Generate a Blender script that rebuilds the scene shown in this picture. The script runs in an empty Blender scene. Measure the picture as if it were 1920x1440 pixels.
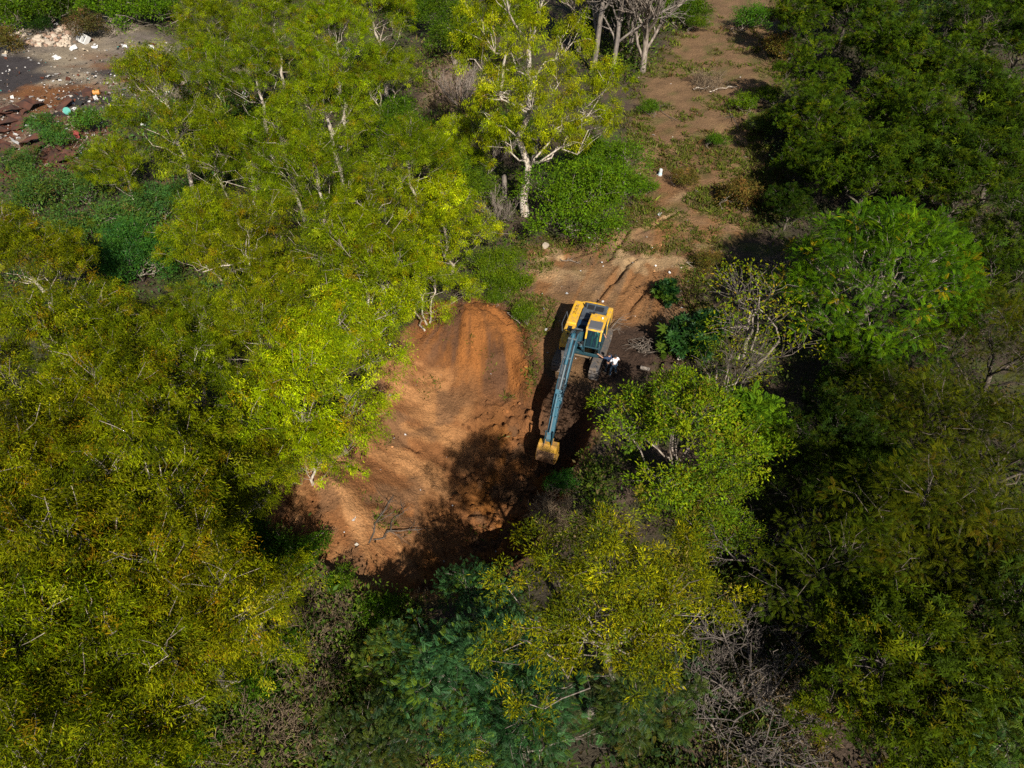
import bpy, bmesh, math, random
import numpy as np
from mathutils import Vector, Matrix

# ------------------------------------------------------------------ camera, sky, sun, exposure
scene = bpy.context.scene
C = scene.collection
CAM_H, PITCH, FPX = 32.0, math.radians(45.0), 1331.0
cam_data = bpy.data.cameras.new("camera")
cam_data.sensor_width = 36.0
cam_data.lens = 36.0 * FPX / 1920.0
cam_data.clip_end = 3000.0
cam = bpy.data.objects.new("camera", cam_data)
cam.location = (0, 0, CAM_H)
cam.rotation_euler = (math.radians(90) - PITCH, 0, 0)
C.objects.link(cam)
scene.camera = cam

SUN_EL, SUN_TO = math.radians(40.0), Vector((0.29, -0.957))     # horizontal direction towards the sun
world = bpy.data.worlds.new("World")
scene.world = world
world.use_nodes = True
wn = world.node_tree.nodes
sky = wn.new("ShaderNodeTexSky")
sky.sky_type = 'NISHITA'
sky.sun_disc = False
sky.sun_elevation = SUN_EL
sky.sun_rotation = math.atan2(SUN_TO.x, SUN_TO.y)
world.node_tree.links.new(sky.outputs[0], wn["Background"].inputs[0])
wn["Background"].inputs[1].default_value = 0.05
sun_data = bpy.data.lights.new("sun", 'SUN')
sun_data.energy = 5.0
sun_data.angle = math.radians(0.53)
sun_data.color = (1.0, 0.945, 0.85)
sun = bpy.data.objects.new("sun", sun_data)
to_sun = Vector((SUN_TO.x * math.cos(SUN_EL), SUN_TO.y * math.cos(SUN_EL), math.sin(SUN_EL)))
sun.rotation_euler = (-to_sun).to_track_quat('-Z', 'Y').to_euler()
sun.location = to_sun * 100
C.objects.link(sun)
vs = scene.view_settings
vs.view_transform = 'Standard'
vs.look = 'None'
vs.gamma = 1.0
vs.use_curve_mapping = False
vs.exposure = 0.72
cy = scene.cycles
cy.max_bounces = 4
cy.diffuse_bounces = 2
cy.glossy_bounces = 2
cy.transmission_bounces = 4
cy.transparent_max_bounces = 8
cy.caustics_reflective = False
cy.caustics_refractive = False
cy.use_denoising = False

# ------------------------------------------------------------------ helpers
def at(px, py, z=0.0):
    """world point at height z seen at photograph pixel (px, py) (1920 x 1440)"""
    xc, yc = (px - 960) / FPX, (720 - py) / FPX
    c, s = math.cos(PITCH), math.sin(PITCH)
    d = (xc, c + yc * s, -s + yc * c)
    t = (z - CAM_H) / d[2]
    return Vector((d[0] * t, d[1] * t, z))

def hash2(ix, iy, seed):
    n = (ix.astype(np.int64) * 374761393 + iy.astype(np.int64) * 668265263 + seed * 982451653) & 0x7fffffff
    n = ((n ^ (n >> 13)) * 1274126177) & 0x7fffffff
    return ((n ^ (n >> 16)) & 0xffff) / 65535.0

def vnoise(x, y, seed=0):
    x = np.asarray(x, float); y = np.asarray(y, float)
    ix, iy = np.floor(x), np.floor(y)
    fx, fy = x - ix, y - iy
    u, v = fx * fx * fx * (fx * (fx * 6 - 15) + 10), fy * fy * fy * (fy * (fy * 6 - 15) + 10)
    a, b = hash2(ix, iy, seed), hash2(ix + 1, iy, seed)
    c, d = hash2(ix, iy + 1, seed), hash2(ix + 1, iy + 1, seed)
    return (a * (1 - u) + b * u) * (1 - v) + (c * (1 - u) + d * u) * v

def fbm(x, y, seed=0, octaves=4, rough=0.5):
    x = np.asarray(x, float); y = np.asarray(y, float)
    s, a, tot = 0.0, 1.0, 0.0
    for k in range(octaves):
        cx, sx = math.cos(k * 0.7), math.sin(k * 0.7)
        s = s + a * vnoise((x * cx - y * sx) * 2 ** k, (x * sx + y * cx) * 2 ** k, seed + k)
        tot += a
        a *= rough
    return s / tot

def smooth(a, b, x):
    t = np.clip((x - a) / (b - a), 0, 1)
    return t * t * (3 - 2 * t)

def seg_dist(x, y, pts):
    """distance to a polyline"""
    x = np.asarray(x, float); y = np.asarray(y, float)
    best = np.full(np.broadcast(x, y).shape, 1e9)
    for (ax, ay), (bx, by) in zip(pts[:-1], pts[1:]):
        dx, dy = bx - ax, by - ay
        t = np.clip(((x - ax) * dx + (y - ay) * dy) / (dx * dx + dy * dy), 0, 1)
        best = np.minimum(best, np.hypot(x - ax - t * dx, y - ay - t * dy))
    return best

def inside(x, y, poly):
    x = np.asarray(x, float); y = np.asarray(y, float)
    r = np.zeros(np.broadcast(x, y).shape, bool)
    n = len(poly)
    for i in range(n):
        (ax, ay), (bx, by) = poly[i], poly[(i + 1) % n]
        if ay == by:
            continue
        r ^= ((ay > y) != (by > y)) & (x < (bx - ax) * (y - ay) / (by - ay) + ax)
    return r

def sdf(x, y, poly):
    """signed distance: positive inside"""
    d = seg_dist(x, y, list(poly) + [poly[0]])
    return np.where(inside(x, y, poly), d, -d)

def gpx(pts):
    return [tuple(at(a, b)[:2]) for a, b in pts]

# ------------------------------------------------------------------ lie of the land
W_RIM = [(-9.8, 19.0), (-12.6, 21.3), (-12.5, 25.0), (-10.8, 27.6), (-8.6, 31.0), (-7.6, 35.5), (-5.3, 39.8), (-2.0, 40.6), (0.2, 39.4), (1.0, 36.5)]
E_RIM = [(1.0, 36.5), (1.5, 33.6), (3.0, 32.2), (5.3, 31.0), (4.9, 28.2), (3.0, 24.3), (0.9, 19.6), (-2.5, 17.6), (-5.8, 17.4), (-9.8, 19.0)]
PIT = W_RIM + E_RIM[1:-1]
PATH = gpx([(985, 650), (965, 560), (985, 460), (1090, 450), (1185, 410), (1190, 330), (1185, 240), (1200, 150), (1250, 90), (1290, 30), (1340, -30),
            (1480, -30), (1450, 60), (1470, 130), (1430, 200), (1420, 260), (1455, 330), (1445, 400), (1380, 445), (1310, 520), (1320, 600), (1270, 690), (1190, 720), (1120, 770)])
DUMP = gpx([(-160, 60), (-20, 90), (40, 50), (130, 35), (200, 20), (330, 80), (480, 70), (470, 150), (330, 190), (220, 190), (190, 260), (130, 330), (-60, 330), (-160, 200)])
MOUND = gpx([(790, 190), (820, 110), (880, 90), (925, 110), (920, 170), (870, 190)])

def fan(x, y):
    """streaks running down the two fans of tipped earth"""
    a1 = np.arctan2(y - 43.0, x + 3.4); r1 = np.hypot(x + 3.4, y - 43.0)
    a2 = np.arctan2(y - 29.5, x + 14.5); r2 = np.hypot(x + 14.5, y - 29.5)
    return fbm(a1 * 9 + 0.15 * r1, r1 * 0.22, 13, 5, 0.62), fbm(a2 * 9 + 0.1 * r2, r2 * 0.22, 14, 5, 0.62)

RUTS = [gpx(q) for q in ([(1178, 432), (1165, 452), (1152, 467), (1146, 480), (1132, 490)], [(1200, 483), (1177, 494), (1168, 508), (1155, 522), (1134, 543), (1116, 565)], [(1212, 543), (1197, 558), (1184, 572), (1176, 596)],
                         [(1172, 505), (1160, 520), (1150, 532)], [(1225, 470), (1205, 490), (1185, 520), (1165, 548)], [(1150, 440), (1120, 465), (1085, 480), (1050, 488)], [(1300, 380), (1265, 400), (1225, 425), (1190, 440)])]

CRACKS = [gpx(q) for q in ([(800, 592), (822, 580), (838, 574), (860, 566)], [(716, 772), (735, 785), (752, 792), (775, 800)], [(600, 846), (625, 858), (650, 860), (678, 872)], [(930, 640), (955, 655), (972, 690)], [(905, 590), (935, 600), (950, 612)])]

def height(x, y):
    x = np.asarray(x, float); y = np.asarray(y, float)
    inp = inside(x, y, PIT)
    wob = 0.9 * (fbm(x * 0.5, y * 0.5, 3, 3) - 0.5)
    dw = seg_dist(x, y, W_RIM) + wob
    de = seg_dist(x, y, E_RIM) + 0.5 * wob
    deep = 2.3 + 1.9 * smooth(-7, -1, x) * smooth(33, 27, y)
    slope_w = 3.8 + 3.2 * smooth(30, 22, y)
    a = smooth(-0.2, 1, dw / slope_w * 1.0)
    b = np.clip(de / (0.9 + 1.6 * smooth(20, 40, y) * 0 + 1.3 * smooth(2.0, 1.0, x) * smooth(30, 36, y)), 0, 1)
    pit = np.where(inp, -deep * np.minimum(a, b), 0.0)
    inner = smooth(0.0, 1.2, np.minimum(dw, de))
    f1, f2 = fan(x, y)
    gul = fbm(x * 0.55 + 1.5 * fbm(x * 0.4, y * 0.4, 9, 3), y * 0.55, 8, 5, 0.6)
    clods = np.abs(fbm(x * 1.8, y * 1.8, 21, 4, 0.65) - 0.5)
    lump = np.abs(fbm(x * 0.9, y * 0.9, 23, 4, 0.6) - 0.5)
    low = smooth(-5, -1.5, x + 0.35 * (27 - y)) * smooth(34, 31, y)
    pit = pit + np.where(inp, inner * (0.25 * (gul - 0.5) + 0.50 * clods + low * (0.8 * clods + 2.6 * lump - 0.35)), 0)
    pit = pit + np.where(inp, smooth(0.0, 0.9, dw) * (2.6 * np.exp(-((x + 2.6) ** 2 + (y - 37.4) ** 2) / 6.0) + 1.7 * np.exp(-((x + 9.4) ** 2 + (y - 23.6) ** 2) / 6.0)), 0)
    pit = pit + np.where(inp, smooth(0, 1.5, dw) * (0.40 * (f1 - 0.5) * smooth(30, 34, y) + 0.55 * (f2 - 0.5) * smooth(31, 28, y) * (1 - low)), 0)
    for q in CRACKS:
        dr = seg_dist(x + 0.3 * (fbm(x * 2.2, y * 2.2, 88, 3) - 0.5), y, q)
        pit = pit - 0.30 * smooth(0.28, 0.02, dr) + 0.10 * smooth(0.8, 0.3, dr)
    # raised rim of spoil on the west side
    rim = np.where(~inp, 0.5 * np.exp(-(dw / 1.5) ** 2), 0.0) * smooth(41, 36, y)
    mound_d = sdf(x, y, MOUND)
    mound = 2.0 * smooth(-1.5, 4, mound_d)
    und = 0.9 * (fbm(x * 0.05, y * 0.05, 5, 3) - 0.5) * smooth(18, 60, np.hypot(x - 1, y - 30))
    dpath = sdf(x, y, PATH)
    onp = smooth(-0.5, 1.5, dpath) * ~inp
    ux, uy = x * 0.93 - y * 0.37, x * 0.37 + y * 0.93       # along / across the way the machine came in
    ruts = np.zeros_like(ux)
    for k, q in enumerate(RUTS):
        dr = seg_dist(x + 0.25 * (fbm(x * 2, y * 2, 95 + k, 3) - 0.5), y, q)
        ruts = ruts - (0.26 if k < 3 else 0.10) * smooth(0.26, 0.02, dr) + 0.09 * smooth(0.75, 0.35, dr) * smooth(0.15, 0.35, dr)
    tread = 0.04 * (fbm(ux * 4.0, uy * 0.5, 33, 3) - 0.5) + 0.16 * np.abs(fbm(x * 1.1, y * 1.1, 37, 4, 0.6) - 0.5)
    path = onp * (ruts + tread)
    dump = smooth(-1, 2, sdf(x, y, DUMP)) * (0.8 * np.abs(fbm(x * 0.25, y * 0.25, 41, 4) - 0.5) + 0.3 * np.abs(fbm(x * 1.2, y * 1.2, 42, 3) - 0.5))
    rough = 0.18 * (fbm(x * 0.7, y * 0.7, 11, 3) - 0.5)
    dig = smooth(3.4, 1.6, np.hypot((x - 8.6) * 0.9, y - 34.6)) * (1.6 * np.abs(fbm(x * 0.9, y * 0.9, 57, 4, 0.6) - 0.5) - 0.1)
    base = dig + pit + rim + mound + und + path + dump + rough
    # level bench under the machine
    bench = smooth(4.2, 2.4, np.hypot((x - 4.7) * 1.1, (y - 35.0) * 0.85))
    return base * (1 - bench) + bench * 0.04 * (fbm(x * 2, y * 2, 50, 3) - 0.5)

def hz(x, y):
    return float(height(np.array([x]), np.array([y]))[0])

# ------------------------------------------------------------------ materials
MATS = {}
def new_mat(name):
    m = bpy.data.materials.new(name)
    m.use_nodes = True
    MATS[name] = m
    return m, m.node_tree.nodes, m.node_tree.links, m.node_tree.nodes["Principled BSDF"]

def plain(name, col, rough=0.6, metal=0.0, var=0.25, scale=6.0, bump=0.0, spec=0.5, coord='Object'):
    """base colour broken up by two noises, with optional fine relief"""
    m, n, l, p = new_mat(name)
    tc = n.new("ShaderNodeTexCoord")
    nz = n.new("ShaderNodeTexNoise")
    nz.inputs['Scale'].default_value = scale
    nz.inputs['Detail'].default_value = 8
    l.new(tc.outputs[coord], nz.inputs['Vector'])
    mx = n.new("ShaderNodeMix"); mx.data_type = 'RGBA'
    mx.inputs[6].default_value = (*[c * (1 - var) for c in col], 1)
    mx.inputs[7].default_value = (*[min(1, c * (1 + var)) for c in col], 1)
    l.new(nz.outputs['Fac'], mx.inputs[0])
    l.new(mx.outputs[2], p.inputs['Base Color'])
    p.inputs['Roughness'].default_value = rough
    p.inputs['Metallic'].default_value = metal
    p.inputs['Specular IOR Level'].default_value = spec
    if bump:
        b = n.new("ShaderNodeBump")
        b.inputs['Strength'].default_value = bump
        b.inputs['Distance'].default_value = 0.05
        l.new(nz.outputs['Fac'], b.inputs['Height'])
        l.new(b.outputs[0], p.inputs['Normal'])
    return m

def dirty(name, col, dirt=(0.20, 0.13, 0.08), amount=0.5, scale=2.5, rough=0.4, metal=0.0):
    """paint with dried mud in patches"""
    m, n, l, p = new_mat(name)
    tc = n.new("ShaderNodeTexCoord")
    nz = n.new("ShaderNodeTexNoise"); nz.inputs['Scale'].default_value = scale; nz.inputs['Detail'].default_value = 10; nz.inputs['Roughness'].default_value = 0.65
    l.new(tc.outputs['Object'], nz.inputs['Vector'])
    cr = n.new("ShaderNodeValToRGB")
    cr.color_ramp.elements[0].position = 0.62 - 0.35 * amount
    cr.color_ramp.elements[1].position = 0.78 - 0.25 * amount
    l.new(nz.outputs['Fac'], cr.inputs[0])
    mx = n.new("ShaderNodeMix"); mx.data_type = 'RGBA'
    mx.inputs[6].default_value = (*col, 1)
    mx.inputs[7].default_value = (*dirt, 1)
    l.new(cr.outputs[0], mx.inputs[0])
    l.new(mx.outputs[2], p.inputs['Base Color'])
    mr = n.new("ShaderNodeMapRange"); mr.inputs[3].default_value = rough; mr.inputs[4].default_value = 0.9
    l.new(cr.outputs[0], mr.inputs[0]); l.new(mr.outputs[0], p.inputs['Roughness'])
    p.inputs['Metallic'].default_value = metal
    return m

def leaf_mat(name, gloss=0.42, trans=0.3, spec=0.4):
    m, n, l, p = new_mat(name)
    at_ = n.new("ShaderNodeAttribute"); at_.attribute_name = "Col"
    oi = n.new("ShaderNodeObjectInfo")
    mu = n.new("ShaderNodeMix"); mu.data_type = 'RGBA'; mu.blend_type = 'MULTIPLY'
    mu.inputs[0].default_value = 1.0
    l.new(at_.outputs['Color'], mu.inputs[6]); l.new(oi.outputs['Color'], mu.inputs[7])
    l.new(mu.outputs[2], p.inputs['Base Color'])
    p.inputs['Roughness'].default_value = gloss
    p.inputs['Specular IOR Level'].default_value = spec
    tr = n.new("ShaderNodeBsdfTranslucent")
    tint = n.new("ShaderNodeMix"); tint.data_type = 'RGBA'; tint.blend_type = 'MULTIPLY'; tint.inputs[0].default_value = 1.0
    tint.inputs[7].default_value = (1.25, 1.2, 0.5, 1)
    l.new(mu.outputs[2], tint.inputs[6]); l.new(tint.outputs[2], tr.inputs['Color'])
    ms = n.new("ShaderNodeMixShader"); ms.inputs[0].default_value = trans
    l.new(p.outputs[0], ms.inputs[1]); l.new(tr.outputs[0], ms.inputs[2])
    l.new(ms.outputs[0], n["Material Output"].inputs['Surface'])
    return m

def bark_mat(name, c1, c2, scale=1.5, stretch=0.25, rough=0.8):
    m, n, l, p = new_mat(name)
    tc = n.new("ShaderNodeTexCoord"); mp = n.new("ShaderNodeMapping")
    mp.inputs['Scale'].default_value = (1, 1, stretch)
    l.new(tc.outputs['Object'], mp.inputs['Vector'])
    nz = n.new("ShaderNodeTexNoise"); nz.inputs['Scale'].default_value = scale * 3; nz.inputs['Detail'].default_value = 9; nz.inputs['Roughness'].default_value = 0.65
    l.new(mp.outputs[0], nz.inputs['Vector'])
    cr = n.new("ShaderNodeValToRGB")
    cr.color_ramp.elements[0].position = 0.40; cr.color_ramp.elements[0].color = (*c2, 1)
    cr.color_ramp.elements[1].position = 0.60; cr.color_ramp.elements[1].color = (*c1, 1)
    l.new(nz.outputs['Fac'], cr.inputs[0]); l.new(cr.outputs[0], p.inputs['Base Color'])
    p.inputs['Roughness'].default_value = rough
    b = n.new("ShaderNodeBump"); b.inputs['Strength'].default_value = 0.6; b.inputs['Distance'].default_value = 0.04
    l.new(nz.outputs['Fac'], b.inputs['Height']); l.new(b.outputs[0], p.inputs['Normal'])
    return m

leaf_mat('leaf', 0.55, 0.20, 0.03); leaf_mat('leaf_glossy', 0.45, 0.2, 0.14); leaf_mat('leaf_dry', 0.8, 0.15, 0.1)
bark_mat('bark_pale', (0.50, 0.44, 0.36), (0.24, 0.18, 0.13))
bark_mat('bark_grey', (0.30, 0.25, 0.20), (0.12, 0.09, 0.07))
bark_mat('bark_dark', (0.13, 0.10, 0.075), (0.05, 0.04, 0.03))
bark_mat('bark_dead', (0.23, 0.19, 0.15), (0.095, 0.08, 0.072))
bark_mat('twig', (0.135, 0.108, 0.085), (0.06, 0.048, 0.040))
bark_mat('brush', (0.20, 0.140, 0.080), (0.09, 0.062, 0.036))

def soil_material():
    m, n, l, p = new_mat('soil')
    a = n.new("ShaderNodeAttribute"); a.attribute_name = "Col"
    tc = n.new("ShaderNodeTexCoord")
    n1 = n.new("ShaderNodeTexNoise"); n1.inputs['Scale'].default_value = 0.55; n1.inputs['Detail'].default_value = 12; n1.inputs['Roughness'].default_value = 0.68
    n2 = n.new("ShaderNodeTexNoise"); n2.inputs['Scale'].default_value = 9.0; n2.inputs['Detail'].default_value = 8; n2.inputs['Roughness'].default_value = 0.7
    vo = n.new("ShaderNodeTexVoronoi"); vo.inputs['Scale'].default_value = 5.0
    for x in (n1, n2, vo):
        l.new(tc.outputs['Object'], x.inputs['Vector'])
    r1 = n.new("ShaderNodeMapRange"); r1.inputs[1].default_value = 0.25; r1.inputs[2].default_value = 0.75; r1.inputs[3].default_value = 0.62; r1.inputs[4].default_value = 1.38
    l.new(n1.outputs['Fac'], r1.inputs[0])
    r2 = n.new("ShaderNodeMapRange"); r2.inputs[1].default_value = 0.25; r2.inputs[2].default_value = 0.75; r2.inputs[3].default_value = 0.60; r2.inputs[4].default_value = 1.40
    l.new(n2.outputs['Fac'], r2.inputs[0])
    mm = n.new("ShaderNodeMath"); mm.operation = 'MULTIPLY'
    l.new(r1.outputs[0], mm.inputs[0]); l.new(r2.outputs[0], mm.inputs[1])
    vm = n.new("ShaderNodeVectorMath"); vm.operation = 'SCALE'
    l.new(a.outputs['Color'], vm.inputs[0]); l.new(mm.outputs[0], vm.inputs['Scale'])
    l.new(vm.outputs[0], p.inputs['Base Color'])
    p.inputs['Roughness'].default_value = 0.95
    p.inputs['Specular IOR Level'].default_value = 0.15
    ad = n.new("ShaderNodeMath"); ad.operation = 'MULTIPLY_ADD'; ad.inputs[1].default_value = 0.35
    l.new(vo.outputs['Distance'], ad.inputs[0]); l.new(n2.outputs['Fac'], ad.inputs[2])
    b = n.new("ShaderNodeBump"); b.inputs['Strength'].default_value = 1.0; b.inputs['Distance'].default_value = 0.14
    l.new(ad.outputs[0], b.inputs['Height']); l.new(b.outputs[0], p.inputs['Normal'])
soil_material()

# ------------------------------------------------------------------ mesh building
def mesh_np(name, V, Q=None, T=None, col=None, smooth_shade=False, mats=()):
    """mesh from numpy arrays: quads Q (n,4), triangles T (n,3), colour per vertex"""
    me = bpy.data.meshes.new(name)
    V = np.asarray(V, np.float32)
    idx, starts, nf, pos = [], [], 0, 0
    if Q is not None and len(Q):
        Q = np.asarray(Q, np.int32); idx.append(Q.ravel()); starts.append(np.arange(len(Q)) * 4); pos = len(Q) * 4; nf += len(Q)
    if T is not None and len(T):
        T = np.asarray(T, np.int32); idx.append(T.ravel()); starts.append(pos + np.arange(len(T)) * 3); nf += len(T)
    idx = np.concatenate(idx).astype(np.int32); starts = np.concatenate(starts).astype(np.int32)
    me.vertices.add(len(V)); me.vertices.foreach_set("co", V.ravel())
    me.loops.add(len(idx)); me.loops.foreach_set("vertex_index", idx)
    me.polygons.add(nf); me.polygons.foreach_set("loop_start", starts)
    me.polygons.foreach_set("use_smooth", np.full(nf, smooth_shade, bool))
    if col is not None:
        a = me.attributes.new("Col", 'FLOAT_COLOR', 'POINT')
        c4 = np.ones((len(V), 4), np.float32); c4[:, :3] = col
        a.data.foreach_set("color", c4.ravel())
    me.update(calc_edges=True)
    for m in mats:
        me.materials.append(MATS[m] if isinstance(m, str) else m)
    return me

def add(name, me, parent=None, loc=(0, 0, 0), rot=(0, 0, 0), scale=None, **props):
    o = bpy.data.objects.new(name, me)
    o.location = loc; o.rotation_euler = rot
    if scale is not None:
        o.scale = (scale,) * 3 if isinstance(scale, (int, float)) else scale
    if parent is not None:
        o.parent = parent
    for k, v in props.items():
        if v is not None:
            o[k] = v
    C.objects.link(o)
    return o

class Tubes:
    """tapered tubes gathered into one mesh"""
    def __init__(s):
        s.V, s.Q, s.n = [], [], 0
    def add(s, pts, radii, sides=5):
        P = np.asarray(pts, float); k = len(P)
        r = np.asarray(radii, float) if np.ndim(radii) else np.full(k, float(radii))
        tan = np.gradient(P, axis=0)
        tan /= np.linalg.norm(tan, axis=1)[:, None] + 1e-9
        ref = np.where(np.abs(tan[:, 2:3]) > 0.9, [[1., 0, 0]], [[0, 0, 1.]])
        a = np.cross(tan, ref); a /= np.linalg.norm(a, axis=1)[:, None] + 1e-9
        b = np.cross(tan, a)
        th = np.arange(sides) * 2 * math.pi / sides
        ring = P[:, None] + r[:, None, None] * (np.cos(th)[None, :, None] * a[:, None] + np.sin(th)[None, :, None] * b[:, None])
        s.V.append(ring.reshape(-1, 3))
        i = np.arange(k - 1)[:, None] * sides; j = np.arange(sides)[None]; j2 = (j + 1) % sides
        s.Q.append(np.stack([i + j, i + j2, i + sides + j2, i + sides + j], -1).reshape(-1, 4) + s.n)
        if sides >= 4 and r[-1] > 0.012:       # cap
            e = s.n + (k - 1) * sides
            s.Q.append(np.array([[e, e + 1, e + 2, e + 3]]))
        s.n += k * sides
    def mesh(s, name, mat):
        return mesh_np(name, np.concatenate(s.V), np.concatenate(s.Q), smooth_shade=True, mats=(mat,))

# leaf shapes: x along the leaf (0..1), y across, z out of the blade
def t_blade(w, droop=0.06):
    V = np.array([(0, 0, 0), (0.42, -w / 2, 0.03), (1, 0, -droop), (0.42, w / 2, 0.03)])
    return V, np.array([[0, 1, 2, 3]])

def t_pinnate(pairs=7, w=0.5, lw=0.13, sweep=0.35, droop=0.3):
    V, Q = [], []
    for k in range(pairs):
        t = 0.12 + 0.88 * (k + 0.5) / pairs
        z = 0.10 * math.sin(t * 2.2) - droop * t * t
        L = w * (0.55 + 0.45 * math.sin(math.pi * min(1, t * 1.05 + 0.1)))
        for sg in (-1, 1):
            n = len(V)
            V += [(t, 0, z), (t + L * sweep * 0.5 - lw / 2, sg * L * 0.5, z - 0.02), (t + L * sweep, sg * L, z - 0.07), (t + L * sweep * 0.5 + lw / 2, sg * L * 0.5, z - 0.02)]
            Q.append((n, n + 1, n + 2, n + 3))
    n = len(V)
    V += [(0, -0.008, 0), (0, 0.008, 0), (1, 0.006, -droop + 0.08), (1, -0.006, -droop + 0.08)]
    Q.append((n, n + 1, n + 2, n + 3))
    return np.array(V), np.array(Q)

def t_palmate(lobes=7):
    V, Q = [], []
    for k in range(lobes):
        a = math.radians(-120 + 240 * k / (lobes - 1)); L = 0.75 + 0.25 * math.cos(a)
        c, s = math.cos(a), math.sin(a); n = len(V)
        pts = [(0, 0), (0.45 * L, -0.15), (L, 0), (0.45 * L, 0.15)]
        V += [(0.1 + x * c - y * s, x * s + y * c, -0.16 * x * x) for x, y in pts]
        Q.append((n, n + 1, n + 2, n + 3))
    return np.array(V), np.array(Q)

def t_rosette(n=6, w=0.24):
    V, Q = [], []
    for k in range(n):
        a = 2 * math.pi * k / n + 0.3 * (k % 2); c, s = math.cos(a), math.sin(a); L = 0.55 + 0.12 * (k % 3); m = len(V)
        for x, y, z in ((0, 0, 0), (0.45, -w / 2, 0.08), (1, 0, -0.18), (0.45, w / 2, 0.08)):
            V.append((L * (x * c - y * s), L * (x * s + y * c), L * z))
        Q.append((m, m + 1, m + 2, m + 3))
    return np.array(V), np.array(Q)

def unit(a):
    return a / (np.linalg.norm(a, axis=-1, keepdims=True) + 1e-9)

def scatter(tpl, pos, d, nrm, length, col):
    TV, TQ = tpl
    d = unit(d); nrm = unit(nrm - (nrm * d).sum(-1, keepdims=True) * d); s = np.cross(nrm, d)
    L = np.asarray(length)[:, None, None]
    V = pos[:, None] + L * (TV[None, :, 0:1] * d[:, None] + TV[None, :, 1:2] * s[:, None] + TV[None, :, 2:3] * nrm[:, None])
    k = len(TV)
    Q = TQ[None] + (np.arange(len(pos)) * k)[:, None, None]
    return V.reshape(-1, 3), Q.reshape(-1, 4), np.repeat(col, k, axis=0)

class Leaves:
    def __init__(s):
        s.V, s.Q, s.c, s.n = [], [], [], 0
    def add(s, *a):
        V, Q, c = scatter(*a)
        s.V.append(V); s.Q.append(Q + s.n); s.c.append(c); s.n += len(V)
    def mesh(s, name, mat):
        return mesh_np(name, np.concatenate(s.V), np.concatenate(s.Q), col=np.concatenate(s.c), mats=(mat,))

def leaf_colours(rng, sprig_id, n_sprig, pal, bright=0.22):
    """pal: list of (colour, share); a colour is drawn mostly per sprig, partly per leaf"""
    cols = np.array([c for c, _ in pal]); w = np.array([s for _, s in pal], float); w /= w.sum()
    ps = rng.choice(len(pal), n_sprig, p=w)[sprig_id]
    pl = rng.choice(len(pal), len(sprig_id), p=w)
    k = np.where(rng.random(len(sprig_id)) < 0.72, ps, pl)
    sb = np.exp(rng.normal(0, bright * 0.8, n_sprig))[sprig_id]
    return cols[k] * (sb * np.exp(rng.normal(0, bright * 0.85, len(sprig_id))))[:, None]

def sphere_dirs(rng, n, zmin=-1.0):
    z = rng.uniform(zmin, 1, n); a = rng.uniform(0, 2 * math.pi, n); r = np.sqrt(1 - z * z)
    return np.stack([r * np.cos(a), r * np.sin(a), z], 1)

def curve(rng, a, b, k=5, sag=0.0, jit=0.06):
    a = np.asarray(a, float); b = np.asarray(b, float)
    t = np.linspace(0, 1, k)[:, None]; L = np.linalg.norm(b - a)
    P = a + (b - a) * t
    P[:, 2] += (sag * L * 4 * t * (1 - t))[:, 0]
    if k > 2:
        P[1:-1] += rng.normal(0, jit * L, (k - 2, 3))
    return P

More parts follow.
